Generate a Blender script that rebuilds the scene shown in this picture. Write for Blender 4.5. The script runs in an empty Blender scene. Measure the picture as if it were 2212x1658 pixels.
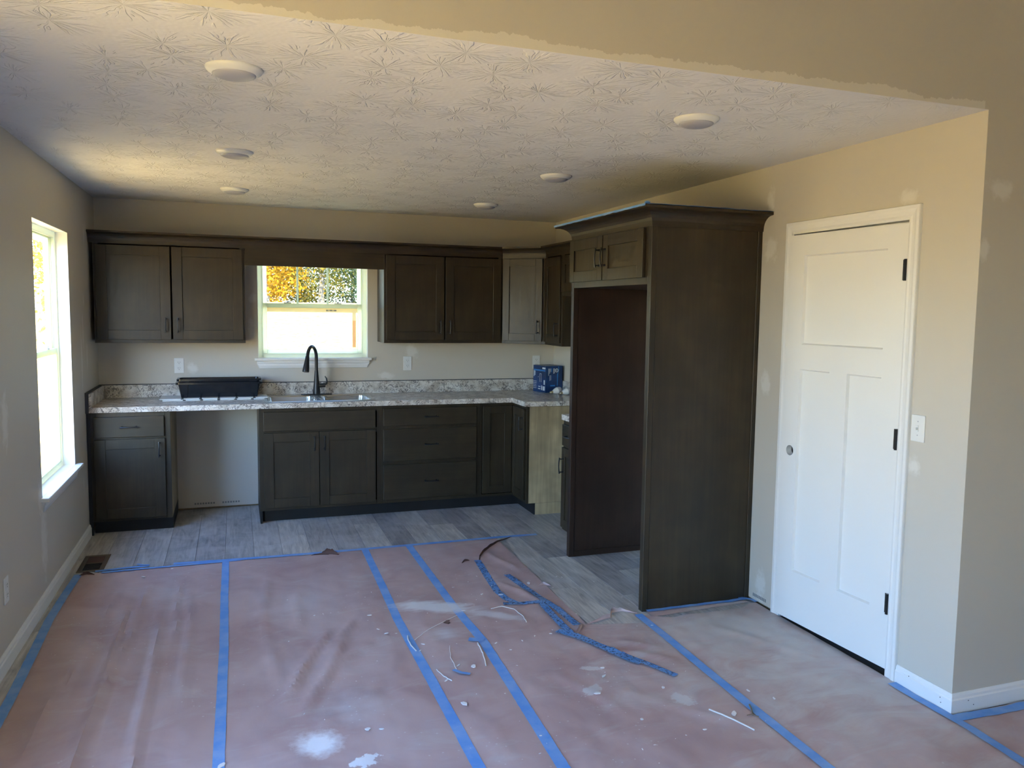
import bpy, bmesh, math, random
import numpy as np
from mathutils import Vector, Matrix, noise as mn
random.seed(7); rng = np.random.default_rng(7)
S = bpy.context.scene
COL = S.collection
R = math.radians

# ------------------------------------------------------------------ camera
cam_d = bpy.data.cameras.new('camera'); cam = bpy.data.objects.new('camera', cam_d); COL.objects.link(cam)
yaw, pit, rol = -0.35, -0.0887, 0.015
fw = Vector((-math.sin(yaw)*math.cos(pit), math.cos(yaw)*math.cos(pit), math.sin(pit)))
rt = Vector((math.cos(yaw), math.sin(yaw), 0)); up = rt.cross(fw)
rt, up = math.cos(rol)*rt+math.sin(rol)*up, -math.sin(rol)*rt+math.cos(rol)*up
cam.matrix_world = Matrix(((rt.x, up.x, -fw.x, 0.9917), (rt.y, up.y, -fw.y, -6.9881), (rt.z, up.z, -fw.z, 1.634), (0, 0, 0, 1)))
cam_d.sensor_width = 36; cam_d.lens = 1757.76*36/2212
cam_d.shift_x = -(1149.06-1106)/2212; cam_d.shift_y = (827.64-829)/2212
cam_d.clip_start = .05; cam_d.clip_end = 300
S.camera = cam

# ------------------------------------------------------------------ sky, sun, exposure
W = bpy.data.worlds.new('world'); S.world = W; W.use_nodes = True
wn = W.node_tree.nodes; wl = W.node_tree.links
sky = wn.new('ShaderNodeTexSky'); sky.sky_type = 'NISHITA'; sky.sun_disc = False
SUN_EL, SUN_AZ = R(40), R(174)          # azimuth measured from +y towards +x: the sun stands behind the camera
sky.sun_elevation = SUN_EL; sky.sun_rotation = SUN_AZ; sky.air_density = 1.0; sky.dust_density = .4; sky.ozone_density = 2.0
tint = wn.new('ShaderNodeMix'); tint.data_type = 'RGBA'; tint.blend_type = 'MULTIPLY'; tint.inputs[0].default_value = 1.0; tint.inputs[7].default_value = (.84, .96, 1.18, 1)
wl.new(sky.outputs[0], tint.inputs[6]); wl.new(tint.outputs[2], wn['Background'].inputs[0]); wn['Background'].inputs[1].default_value = 1.25
sun_d = bpy.data.lights.new('sun', 'SUN'); sun = bpy.data.objects.new('sun', sun_d); COL.objects.link(sun)
sun_d.energy = 24.0; sun_d.color = (1.0, .78, .44); sun_d.angle = R(.6)
sd = Vector((math.sin(SUN_AZ)*math.cos(SUN_EL), math.cos(SUN_AZ)*math.cos(SUN_EL), math.sin(SUN_EL)))
sun.rotation_euler = sd.to_track_quat('Z', 'Y').to_euler(); sun.location = (0, 0, 12)
S.view_settings.view_transform = 'Standard'; S.view_settings.look = 'None'
S.view_settings.gamma = 1.0; S.view_settings.use_curve_mapping = False
S.view_settings.exposure = 1.85
S.cycles.max_bounces = 8; S.cycles.diffuse_bounces = 4; S.cycles.glossy_bounces = 3; S.cycles.transparent_max_bounces = 12
S.cycles.use_adaptive_sampling = True; S.cycles.adaptive_threshold = .05
S.cycles.caustics_reflective = False; S.cycles.caustics_refractive = False
S.cycles.sample_clamp_indirect = 8.0

def portal(loc, rot, sx, sy):               # sampling aid in a window opening (gives off no light of its own)
    d = bpy.data.lights.new('daylight_portal', 'AREA'); d.shape = 'RECTANGLE'; d.size = sx; d.size_y = sy
    d.cycles.is_portal = True
    o = bpy.data.objects.new('daylight_portal', d); COL.objects.link(o); o.location = loc; o.rotation_euler = rot

# ------------------------------------------------------------------ room numbers
XR, H, YF = 3.754, 2.438, -4.545            # right wall, kitchen ceiling, front edge of the kitchen
YB = -10.2                                  # rear wall of the living room
XE = 7.4                                    # far side of the living room
BF, UF = -0.621, -0.325                     # cabinet face planes on the back wall
CT, UB = 0.915, 1.355                       # counter height, underside of wall cabinets

# ------------------------------------------------------------------ mesh helpers
def BM(): return bmesh.new()
def quad(bm, *p): return bm.faces.new([bm.verts.new(q) for q in p])
def box(bm, x0, x1, y0, y1, z0, z1, bev=0.0, seg=1):
    x0, x1 = min(x0, x1), max(x0, x1); y0, y1 = min(y0, y1), max(y0, y1); z0, z1 = min(z0, z1), max(z0, z1)
    v = [bm.verts.new(q) for q in ((x0,y0,z0),(x1,y0,z0),(x1,y1,z0),(x0,y1,z0),(x0,y0,z1),(x1,y0,z1),(x1,y1,z1),(x0,y1,z1))]
    f = [bm.faces.new([v[i] for i in q]) for q in ((3,2,1,0),(4,5,6,7),(0,1,5,4),(1,2,6,5),(2,3,7,6),(3,0,4,7))]
    if bev:
        e = list({ed for fc in f for ed in fc.edges})
        bmesh.ops.bevel(bm, geom=e, offset=bev, segments=seg, affect='EDGES', profile=.5)
    return v
def prism(bm, poly, ax, a, b):
    """extrude a 2-D polygon along axis ax (0,1,2) between a and b"""
    def P(q, t):
        q = list(q); q.insert(ax, t); return q
    A = [bm.verts.new(P(q, a)) for q in poly]; B = [bm.verts.new(P(q, b)) for q in poly]
    n = len(poly)
    bm.faces.new(A); bm.faces.new(list(reversed(B)))
    for i in range(n): bm.faces.new((A[i], B[i], B[(i+1) % n], A[(i+1) % n]))
def lathe(bm, prof, n=24, M=None, cap=True):
    rings = []
    for r, z in prof:
        rings.append([bm.verts.new((r*math.cos(2*math.pi*i/n), r*math.sin(2*math.pi*i/n), z)) for i in range(n)])
    vs = [v for q in rings for v in q]
    for a, b in zip(rings, rings[1:]):
        for i in range(n): bm.faces.new((a[i], a[(i+1) % n], b[(i+1) % n], b[i]))
    if cap:
        bm.faces.new(list(reversed(rings[0]))); bm.faces.new(rings[-1])
    if M is not None:
        for v in vs: v.co = M @ v.co
def tube(bm, pts, rad, n=10, cap=True):
    pts = [Vector(p) for p in pts]
    if not hasattr(rad, '__len__'): rad = [rad]*len(pts)
    rings = []; nrm = None
    for i, p in enumerate(pts):
        t = (pts[min(i+1, len(pts)-1)]-pts[max(i-1, 0)]).normalized()
        if nrm is None:
            nrm = t.orthogonal().normalized()
        nrm = (nrm-t*nrm.dot(t)).normalized(); b = t.cross(nrm)
        rings.append([bm.verts.new(p+(nrm*math.cos(2*math.pi*k/n)+b*math.sin(2*math.pi*k/n))*rad[i]) for k in range(n)])
    for a, b in zip(rings, rings[1:]):
        for i in range(n): bm.faces.new((a[i], a[(i+1) % n], b[(i+1) % n], b[i]))
    if cap:
        bm.faces.new(list(reversed(rings[0]))); bm.faces.new(rings[-1])
def sweep(bm, prof, path, closed_prof=True):
    """sweep a profile (out, z) along a plan polyline with mitred corners; 'out' is to the right of travel"""
    P = [Vector((x, y)) for x, y in path]; n = len(P); rings = []
    for i in range(n):
        d0 = (P[i]-P[i-1]).normalized() if i else None
        d1 = (P[i+1]-P[i]).normalized() if i < n-1 else None
        d0 = d0 or d1; d1 = d1 or d0
        n0 = Vector((d0.y, -d0.x)); n1 = Vector((d1.y, -d1.x)); m = (n0+n1).normalized(); m /= max(.2, m.dot(n0))
        rings.append([bm.verts.new((P[i].x+m.x*o, P[i].y+m.y*o, z)) for o, z in prof])
    k = len(prof)
    for a, b in zip(rings, rings[1:]):
        for i in range(k if closed_prof else k-1): bm.faces.new((a[i], a[(i+1) % k], b[(i+1) % k], b[i]))
    bm.faces.new(rings[0]); bm.faces.new(list(reversed(rings[-1])))
def mesh(name, bm, mat=None, smooth=False):
    bmesh.ops.recalc_face_normals(bm, faces=bm.faces[:])
    me = bpy.data.meshes.new(name); bm.to_mesh(me); bm.free()
    if mat: me.materials.append(mat)
    if smooth:
        me.polygons.foreach_set('use_smooth', [True]*len(me.polygons))
        try: me.set_sharp_from_angle(angle=R(38))
        except Exception: pass
    return me
def obj(name, bm, mat=None, parent=None, smooth=False):
    me = bm if isinstance(bm, bpy.types.Mesh) else mesh(name, bm, mat, smooth)
    o = bpy.data.objects.new(name, me); COL.objects.link(o)
    if parent: o.parent = parent
    return o
def tag(o, label, cat, group=None, kind=None):
    o['label'] = label; o['category'] = cat
    if group: o['group'] = group
    if kind: o['kind'] = kind
    return o
def thing(name, label, cat, loc=(0, 0, 0), rz=0, group=None, kind=None):
    o = bpy.data.objects.new(name, None); COL.objects.link(o); o.location = loc; o.rotation_euler = (0, 0, rz)
    o.empty_display_size = .1
    return tag(o, label, cat, group, kind)
def copy_tree(o, parent=None):
    c = o.copy(); COL.objects.link(c)
    if parent: c.parent = parent
    for ch in list(o.children): copy_tree(ch, c)
    return c

# ------------------------------------------------------------------ material helpers
class N:
    def __init__(s, name, col=(.5, .5, .5), rough=.5, metal=0, spec=.5, coat=0):
        s.m = bpy.data.materials.new(name); s.m.use_nodes = True; s.t = s.m.node_tree; s.n = s.t.nodes; s.l = s.t.links
        s.p = s.n['Principled BSDF']; s.p.inputs['Base Color'].default_value = (*col, 1)
        s.p.inputs['Roughness'].default_value = rough; s.p.inputs['Metallic'].default_value = metal
        s.p.inputs['Specular IOR Level'].default_value = spec; s.p.inputs['Coat Weight'].default_value = coat
    def new(s, t, **k):
        n = s.n.new('ShaderNode'+t)
        for a, b in k.items(): setattr(n, a, b)
        return n
    def lk(s, a, b): s.l.new(a, b)
    def coord(s, kind='Object'):
        if kind == 'World': return s.new('NewGeometry').outputs['Position']
        return s.new('TexCoord').outputs[kind]
    def mapped(s, v, scale=(1, 1, 1), loc=(0, 0, 0), rot=(0, 0, 0)):
        m = s.new('Mapping'); s.lk(v, m.inputs[0]); m.inputs['Scale'].default_value = scale; m.inputs['Location'].default_value = loc; m.inputs['Rotation'].default_value = rot
        return m.outputs[0]
    def noise(s, v, scale=5, detail=3, rough=.5, dist=0):
        n = s.new('TexNoise'); s.lk(v, n.inputs['Vector']); n.inputs['Scale'].default_value = scale; n.inputs['Detail'].default_value = detail
        n.inputs['Roughness'].default_value = rough; n.inputs['Distortion'].default_value = dist
        return n.outputs['Fac']
    def ramp(s, v, stops):
        r = s.new('ValToRGB'); s.lk(v, r.inputs[0]); e = r.color_ramp.elements
        while len(e) > 1: e.remove(e[-1])
        for i, (p, c) in enumerate(stops):
            c = (c, c, c) if not hasattr(c, '__len__') else c
            q = e[0] if i == 0 else e.new(p)
            q.position = p; q.color = (*c, 1)
        return r.outputs[0]
    def math(s, op, a, b=None, c=None, clamp=False):
        m = s.new('Math', operation=op, use_clamp=clamp)
        for i, q in enumerate((a, b, c)):
            if q is None: continue
            if isinstance(q, (int, float)): m.inputs[i].default_value = q
            else: s.lk(q, m.inputs[i])
        return m.outputs[0]
    def mix(s, f, a, b, blend='MIX'):
        m = s.new('Mix', data_type='RGBA', blend_type=blend)
        for q, i in ((f, 0), (a, 6), (b, 7)):
            if isinstance(q, (int, float)): m.inputs[i].default_value = q
            elif isinstance(q, tuple): m.inputs[i].default_value = (*q, 1)
            else: s.lk(q, m.inputs[i])
        return m.outputs[2]
    def bump(s, h, strength=.3, dist=.002):
        b = s.new('Bump'); b.inputs['Strength'].default_value = strength; b.inputs['Distance'].default_value = dist
        s.lk(h, b.inputs['Height']); s.lk(b.outputs[0], s.p.inputs['Normal'])
    def sep(s, v):
        x = s.new('SeparateXYZ'); s.lk(v, x.inputs[0]); return x.outputs
    def color(s, c): s.lk(c, s.p.inputs['Base Color'])
    def roughn(s, c): s.lk(c, s.p.inputs['Roughness'])
M = {}
def stain(k, c, u, v, col, cx, cy, su, sv, rot=0, soft=.5, sc=9, peak=.8, amt=1.1, p=None):
    """lay a stain of its own shape (ellipse broken up by noise) over colour c"""
    du = k.math('SUBTRACT', u, cx); dv = k.math('SUBTRACT', v, cy); ca, sa = math.cos(rot), math.sin(rot)
    a = k.math('DIVIDE', k.math('ADD', k.math('MULTIPLY', du, ca), k.math('MULTIPLY', dv, sa)), su/2)
    b = k.math('DIVIDE', k.math('SUBTRACT', k.math('MULTIPLY', dv, ca), k.math('MULTIPLY', du, sa)), sv/2)
    r = k.math('SQRT', k.math('ADD', k.math('MULTIPLY', a, a), k.math('MULTIPLY', b, b)))
    sc = 6 if p is not None else (20 if sc == 20 else 8 if sc < 12 else 30); key = (p is not None, sc)     # stains of one kind share a noise
    cache = k.__dict__.setdefault('cache', {})
    if key not in cache: cache[key] = k.math('SUBTRACT', k.noise(p if p is not None else k.coord('World'), sc, 3, .65), .5)
    f = k.math('ADD', k.math('SUBTRACT', 1, r), k.math('MULTIPLY', cache[key], amt))
    m = k.math('MULTIPLY', k.math('DIVIDE', k.math('SUBTRACT', f, .12), soft, clamp=True), peak)
    return k.mix(m, c, col)
SPOTS = {'back': ((2.425, 1.27, .13, .14), (2.21, 1.062, .16, .07), (.665, 1.142, .09, .09), (1.125, 1.70, .07, .09), (1.115, 1.45, .06, .2)),
         'left': ((-2.72, 1.10, .12, .30), (-.56, 1.66, .06, .09), (-.47, 2.13, .05, .20), (-.40, 2.16, .04, .14), (-.70, 1.25, .06, .50), (-.62, 1.45, .05, .28), (-.48, 1.28, .05, .24), (-2.03, .36, .16, .45), (-.78, .40, .04, .14), (-2.08, .60, .12, .2)),
         'right': ((-3.205, 1.99, .13, .15), (-3.19, 2.25, .08, .15), (-4.165, 2.155, .12, .07), (-3.205, 1.255, .09, .15), (-4.275, .985, .08, .09), (-3.23, .12, .10, .20)),
         'front': ((3.845, 2.14, .17, .085), (3.775, 1.90, .06, .10))}
WALLC = (.60, .555, .475); WHITE = (.84, .83, .80)
def paint(name, col, rough=.55, lap=False, spots=None):
    k = N(name, col, rough, spec=.35); w = k.coord('World')
    n = k.noise(w, 1.3, 2); c = k.mix(n, tuple(q*.96 for q in col), tuple(min(1, q*1.03) for q in col))
    if lap:      # white ceiling paint lapped ragged over the bottom edge of the header
        x = k.sep(w); a = k.noise(k.mapped(w, (3.0, 1, 0)), 1.0, 2); b = k.noise(k.mapped(w, (60, 1, 25)), 1.0, 3)
        lim = k.math('ADD', k.math('MULTIPLY', a, .075), k.math('MULTIPLY', b, .03))
        lim = k.math('SUBTRACT', lim, .024)
        m = k.math('LESS_THAN', k.math('SUBTRACT', x[2], H), lim); m2 = k.math('LESS_THAN', x[0], XR-.02)
        m = k.math('MULTIPLY', m, m2)
        c = k.mix(m, c, (.74, .70, .62))
    if spots:
        x = k.sep(w); u = x[0] if spots in ('back', 'front') else x[1]
        for q in SPOTS[spots]: c = stain(k, c, u, x[2], (.78, .76, .71), q[0], q[1], q[2]*1.2, q[3]*1.2, 0, .5, 20, .6, 1.5)
    k.color(c); k.bump(k.noise(w, 160, 0), .12, .001)
    return k.m
M['wall'] = paint('greige_wall_paint', WALLC); M['wall_lap'] = paint('greige_wall_paint_with_white_lap', WALLC, lap=True, spots='front')
for q_ in ('back', 'left', 'right'): M['wall_'+q_] = paint('greige_wall_paint_patched_'+q_, WALLC, spots=q_)
M['trim'] = paint('white_trim_paint', WHITE, .35)
M['doorpaint'] = paint('white_door_paint', (.82, .81, .775), .38)
def mk_ceiling():
    k = N('stomped_ceiling_texture', (.82, .80, .77), .75, spec=.2); w = k.coord('World')
    xyz = k.sep(w); cb = k.new('CombineXYZ'); k.lk(xyz[0], cb.inputs[0]); k.lk(xyz[1], cb.inputs[1])
    v = k.new('TexVoronoi', voronoi_dimensions='2D'); k.lk(cb.outputs[0], v.inputs['Vector']); v.inputs['Scale'].default_value = 4.4; v.inputs['Randomness'].default_value = .75
    d = k.new('VectorMath', operation='SUBTRACT'); k.lk(cb.outputs[0], d.inputs[0]); k.lk(v.outputs['Position'], d.inputs[1])
    nz = k.new('VectorMath', operation='NORMALIZE'); k.lk(d.outputs[0], nz.inputs[0])
    le = k.new('VectorMath', operation='LENGTH'); k.lk(d.outputs[0], le.inputs[0])
    dirs = k.sep(nz.outputs[0]); q = k.new('CombineXYZ'); k.lk(dirs[0], q.inputs[0]); k.lk(dirs[1], q.inputs[1])
    cz = k.sep(v.outputs['Color']); k.lk(k.math('MULTIPLY', cz[0], 30), q.inputs[2])
    sc = k.new('VectorMath', operation='MULTIPLY'); k.lk(q.outputs[0], sc.inputs[0]); sc.inputs[1].default_value = (6.5, 6.5, 1)
    wob = k.new('VectorMath', operation='ADD'); k.lk(sc.outputs[0], wob.inputs[0])
    wn_ = k.new('TexNoise'); k.lk(w, wn_.inputs['Vector']); wn_.inputs['Scale'].default_value = 22; wn_.inputs['Detail'].default_value = 0
    ws = k.new('VectorMath', operation='SCALE'); k.lk(wn_.outputs['Color'], ws.inputs[0]); ws.inputs['Scale'].default_value = .9; k.lk(ws.outputs[0], wob.inputs[1])
    ray = k.ramp(k.noise(wob.outputs[0], 1.0, 1), [(.52, 0.0), (.58, 1.0)])
    L = le.outputs['Value']
    fall = k.math('MULTIPLY', k.math('SMOOTH_MIN', k.math('MULTIPLY', L, 40, clamp=True), 1, .1), k.math('SUBTRACT', 1, k.math('MULTIPLY', k.math('SUBTRACT', L, .05, clamp=True), 11, clamp=True), clamp=True))
    h = k.math('MULTIPLY', ray, fall)
    # the texture fades towards the smooth band by the right-hand wall and the front edge
    fx = k.math('MULTIPLY', k.math('SUBTRACT', 3.75, xyz[0]), 1.1, clamp=True)
    h = k.math('MULTIPLY', h, fx)
    h = k.math('ADD', h, k.math('MULTIPLY', k.noise(w, 70, 0), .12))
    k.bump(h, .9, .006)
    k.color(k.mix(k.noise(w, .9, 2), (.80, .78, .75), (.83, .81, .78)))
    return k.m
M['ceiling'] = mk_ceiling()
def mk_wood(name, base=(.033, .0225, .0105), rough=.42, horiz=False):
    k = N(name, base, rough, spec=.45); g = k.coord('Object')
    gr = k.noise(k.mapped(g, (2.2, 55, 55) if horiz else (55, 55, 2.2)), 1, 4, .6); bl = k.noise(g, 3.2, 3, .6); bl2 = k.noise(k.mapped(g, (1.6, 9, 9) if horiz else (9, 9, 1.6)), 1, 2)
    f = k.math('ADD', k.math('MULTIPLY', gr, .35), k.math('MULTIPLY', bl, .65))
    f = k.math('ADD', k.math('MULTIPLY', f, .8), k.math('MULTIPLY', bl2, .2))
    d = tuple(q*.55 for q in base); l = tuple(q*1.7 for q in base)
    k.color(k.ramp(f, [(.32, d), (.5, base), (.68, l)]))
    k.roughn(k.ramp(gr, [(.3, rough-.05), (.7, rough+.07)])); k.bump(gr, .12, .0006)
    return k.m
M['wood'] = mk_wood('grey_brown_stained_maple')
M['wood_h'] = mk_wood('grey_brown_stained_maple_lengthwise', horiz=True)
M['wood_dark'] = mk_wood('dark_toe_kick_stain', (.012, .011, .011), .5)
M['wood_in'] = mk_wood('dark_stained_panel', (.030, .015, .009), .45)
M['ply'] = mk_wood('bare_maple_veneer', (.36, .28, .16), .5)
M['raw_edge'] = mk_wood('raw_wood_edge', (.28, .20, .11), .6)
k = N('matte_black_metal', (.012, .012, .013), .32, spec=.5); M['black'] = k.m
k = N('oil_rubbed_faucet', (.028, .027, .028), .33, metal=.3); M['faucet'] = k.m
k = N('black_gloss_plastic', (.010, .012, .016), .16); M['blackplastic'] = k.m
k = N('stainless_steel', (.62, .60, .57), .28, metal=1); g = k.noise(k.mapped(k.coord(), (4, 300, 4)), 1, 2); k.roughn(k.ramp(g, [(.3, .22), (.7, .36)])); M['steel'] = k.m
def mk_counter():
    k = N('mottled_granite_laminate', (.6, .55, .48), .30); w = k.coord('World')
    base = k.ramp(k.noise(w, 14, 3), [(.35, (.50, .44, .37)), (.5, (.68, .63, .56)), (.65, (.78, .745, .69))])
    def vein(sc, wd, dist, off):
        n = k.noise(k.mapped(w, (1, 1, 1), off), sc, 2, .5, dist); a = k.math('ABSOLUTE', k.math('SUBTRACT', n, .5))
        return k.math('SUBTRACT', 1, k.math('DIVIDE', a, wd, clamp=True))
    v1 = k.math('MULTIPLY', vein(17, .050, 2.4, (0, 0, 0)), k.ramp(k.noise(w, 13, 2), [(.40, 0.0), (.50, 1.0)]))
    v2 = k.math('MULTIPLY', vein(30, .050, 2.2, (3, 1, 2)), k.ramp(k.noise(k.mapped(w, loc=(5, 5, 5)), 15, 2), [(.45, 0.0), (.58, 1.0)]))
    c = k.mix(k.math('MULTIPLY', v2, .85), base, (.17, .10, .065)); c = k.mix(k.math('MULTIPLY', v1, .95), c, (.05, .038, .04))
    k.color(c); return k.m
M['counter'] = mk_counter()
k = N('dark_caulk', (.05, .05, .055), .6); M['caulk'] = k.m
def mk_plank():
    k = N('grey_vinyl_plank', (.2, .2, .2), .36, spec=.45); g = k.coord('Object'); w = k.coord('World')
    rnd = k.new('ObjectInfo').outputs['Random']
    off = k.new('CombineXYZ'); k.lk(k.math('MULTIPLY', rnd, 37), off.inputs[0]); k.lk(k.math('MULTIPLY', rnd, 91), off.inputs[1])
    ad = k.new('VectorMath', operation='ADD'); k.lk(g, ad.inputs[0]); k.lk(off.outputs[0], ad.inputs[1])
    gr = k.noise(k.mapped(ad.outputs[0], (60, 3.0, 1)), 1, 3, .65, .6); ci = k.noise(k.mapped(ad.outputs[0], (16, 2.4, 1)), 1, 3, .6, 1.6)
    f = k.math('ADD', k.math('MULTIPLY', gr, .5), k.math('MULTIPLY', ci, .5))
    c = k.ramp(f, [(.30, (.20, .20, .20)), (.48, (.40, .395, .385)), (.66, (.60, .59, .57))])
    tone = k.ramp(rnd, [(0, (.70, .69, .70)), (.5, (.95, .93, .90)), (1, (1.25, 1.21, 1.12))]); c = k.mix(1.0, c, tone, 'MULTIPLY')
    dust = k.ramp(k.noise(w, 3.2, 3, .65, .8), [(.46, 0.0), (.72, .55)])
    c = k.mix(dust, c, (.60, .59, .58)); k.color(c)
    k.roughn(k.ramp(gr, [(.3, .34), (.7, .5)])); k.bump(gr, .2, .0008)
    return k.m
M['plank'] = mk_plank()
def smears(k, c, x, w):
    """dried joint compound, overspray and scuffs trodden into the floor covering"""
    st = k.mapped(w, (1.0, 3.2, 1), rot=(0, 0, R(28)))
    for col, q in (((.74, .735, .73), (2.00, -2.72, .66, .24, R(-22), .45, 5, .9, 1.2, st)), ((.74, .735, .73), (2.27, -2.93, .46, .13, R(-38), .5, 6, .6, 1.2, st)), ((.70, .69, .69), (1.97, -3.10, .34, .22, R(-30), .8, 9, .6, 1.6, st)),
                   ((.86, .87, .89), (1.262, -3.975, .24, .26, 0, .55, 30, 1.0, .7, None)), ((.84, .85, .86), (1.41, -4.15, .13, .09, R(20), .15, 40, .95, 1.9, None)), ((.64, .62, .63), (1.42, -3.72, .50, .38, R(40), 1.0, 8, .5, 1.5, None)),
                   ((.62, .60, .60), (.62, -2.05, .28, .9, R(6), 1.2, 9, .45, 1.5, None)), ((.62, .60, .61), (1.30, -2.45, .60, .5, 0, 1.2, 6, .4, 1.4, None)), ((.66, .65, .63), (2.42, -3.9, .14, .08, R(30), .2, 30, .7, 1.6, None)), ((.66, .65, .63), (2.75, -4.1, .10, .14, R(30), .2, 30, .7, 1.8, None)), ((.66, .65, .63), (2.5, -3.7, .12, .05, R(-20), .2, 30, .7, 1.8, None)),
                   ((.60, .575, .54), (3.42, -3.50, 1.1, .75, R(-15), 1.0, 4, .75, 1.2, None)), ((.58, .55, .52), (3.35, -4.15, .8, .5, R(-50), 1.0, 5, .55, 1.5, None))):
        c = stain(k, c, x[0], x[1], col, *q)
    return c
def mk_paper():
    k = N('red_rosin_paper', (.35, .2, .18), .50, spec=.42); w = k.coord('World')
    base = k.ramp(k.noise(w, 2.6, 3, .6, .7), [(.32, (.43, .285, .265)), (.5, (.50, .355, .33)), (.68, (.56, .42, .395))])
    fib = k.noise(k.mapped(w, (160, 30, 1)), 1, 1); base = k.mix(k.math('MULTIPLY', fib, .25), base, (.52, .40, .37))
    x = k.sep(w)
    # drywall dust: heavier towards the pantry door, thin elsewhere
    dx = k.math('SUBTRACT', x[0], 3.55); dy = k.math('SUBTRACT', x[1], -3.75)
    rr = k.math('SQRT', k.math('ADD', k.math('MULTIPLY', dx, dx), k.math('MULTIPLY', k.math('MULTIPLY', dy, dy), .55)))
    near = k.math('SUBTRACT', 1, k.math('DIVIDE', rr, 1.15), clamp=True)
    dn = k.noise(k.mapped(w, (1.2, 2.6, 1), rot=(0, 0, .6)), 2.4, 4, .68, 1.0)
    d = k.ramp(k.math('ADD', dn, k.math('MULTIPLY', near, .34)), [(.54, 0.0), (.84, .75)])
    c = k.mix(d, base, (.60, .57, .54))
    sp = k.new('TexVoronoi'); k.lk(k.mapped(w, (26, 26, 1)), sp.inputs['Vector']); sp.inputs['Scale'].default_value = 1
    spot = k.math('MULTIPLY', k.math('LESS_THAN', sp.outputs['Distance'], .11), k.math('GREATER_THAN', k.noise(w, 1.5, 2), .55))
    c = k.mix(k.math('MULTIPLY', spot, .5), c, (.68, .66, .64))
    c = smears(k, c, x, w)
    k.roughn(k.ramp(dn, [(.4, .44), (.7, .62)]))
    k.color(c)
    k.bump(k.noise(k.mapped(w, (20, 9, 1)), 1, 3), .28, .004)
    return k.m
M['paper'] = mk_paper()
def mk_tape():
    k = N('blue_painters_tape', (.06, .22, .62), .5, spec=.4); w = k.coord('World')
    c = k.mix(k.ramp(k.noise(w, 9, 4, .6), [(.4, 0.0), (.72, .75)]), (.13, .33, .72), (.33, .50, .74))
    c = smears(k, c, k.sep(w), w)
    k.color(c); k.bump(k.noise(w, 120, 3), .3, .001); return k.m
M['tape'] = mk_tape()
def mk_tape_rough():
    k = N('gravelly_blue_tape', (.06, .22, .62), .55); w = k.coord('World')
    s = k.ramp(k.noise(k.mapped(w, (1, 1, 1)), 75, 3, .7), [(.52, 0.0), (.58, 1.0)])
    c = k.mix(k.ramp(k.noise(w, 9, 4, .6), [(.4, 0.0), (.72, .7)]), (.10, .28, .60), (.28, .42, .62))
    k.color(k.mix(s, c, (.045, .06, .10))); k.bump(k.noise(w, 90, 3), .5, .002); return k.m
M['tape_rough'] = mk_tape_rough()
k = N('white_plaster_chip', (.82, .81, .79), .8); M['chip'] = k.m
k = N('white_plastic', (.78, .78, .75), .35); M['plastic'] = k.m
k = N('dark_slot', (.02, .02, .02), .6); M['slot'] = k.m
k = N('vinyl_window_frame', (.82, .84, .76), .4)
tl = k.new('BsdfTranslucent'); tl.inputs[0].default_value = (.84, .88, .70, 1); mx = k.new('MixShader'); mx.inputs[0].default_value = .5  # greenish translucence gives the frame the glow of window haze
k.lk(k.p.outputs[0], mx.inputs[1]); k.lk(tl.outputs[0], mx.inputs[2]); k.lk(mx.outputs[0], k.n['Material Output'].inputs[0]); M['vinyl'] = k.m
k = N('opal_lens', (.46, .455, .49), .35); M['lens'] = k.m
k = N('bulb_white', (.82, .82, .80), .4); M['bulb'] = k.m
k = N('brass_tip', (.55, .48, .32), .3, metal=.9); M['brass'] = k.m
k = N('brown_register_metal', (.13, .095, .06), .5); M['vent'] = k.m
k = N('box_navy', (.006, .035, .13), .35); g = k.noise(k.coord(), 9, 2); k.color(k.ramp(g, [(.35, (.004, .022, .085)), (.65, (.008, .055, .20))])); M['navy'] = k.m
k = N('print_white', (.62, .66, .70), .5); M['print'] = k.m
k = N('print_blue', (.02, .20, .55), .4); M['printblue'] = k.m
k = N('print_grey', (.22, .22, .21), .7); M['printgrey'] = k.m
k = N('thread_white', (.75, .74, .70), .8); M['thread'] = k.m
k = N('brown_curl', (.12, .06, .045), .7); M['leafcurl'] = k.m
def mk_glass(name='window_glass', col=(.88, .90, .90)):
    k = N(name); t = k.new('BsdfTransparent'); t.inputs[0].default_value = (*col, 1)
    g = k.new('BsdfGlossy'); g.inputs['Roughness'].default_value = .02
    m = k.new('MixShader'); m.inputs[0].default_value = .05; k.lk(t.outputs[0], m.inputs[1]); k.lk(g.outputs[0], m.inputs[2])
    k.lk(m.outputs[0], k.n['Material Output'].inputs[0]); return k.m
M['glass'] = mk_glass(); M['glass_dimmed'] = mk_glass('dimmed_window_glass', (.50, .54, .53))  # second glass tinted darker to hold down the bright outdoors behind the sink
def mk_film(name, col, a):
    k = N(name); t = k.new('BsdfTransparent'); tl = k.new('BsdfTranslucent'); tl.inputs[0].default_value = (*col, 1); di = k.new('BsdfDiffuse'); di.inputs[0].default_value = (*col, 1)
    m0 = k.new('MixShader'); m0.inputs[0].default_value = .6; k.lk(di.outputs[0], m0.inputs[1]); k.lk(tl.outputs[0], m0.inputs[2])
    m = k.new('MixShader'); m.inputs[0].default_value = a; k.lk(t.outputs[0], m.inputs[1]); k.lk(m0.outputs[0], m.inputs[2])
    k.lk(m.outputs[0], k.n['Material Output'].inputs[0]); return k.m
M['film'] = mk_film('pale_label_film', (.85, .72, .45), .75); M['film2'] = mk_film('peach_label_film', (.85, .50, .25), .8)

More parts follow.
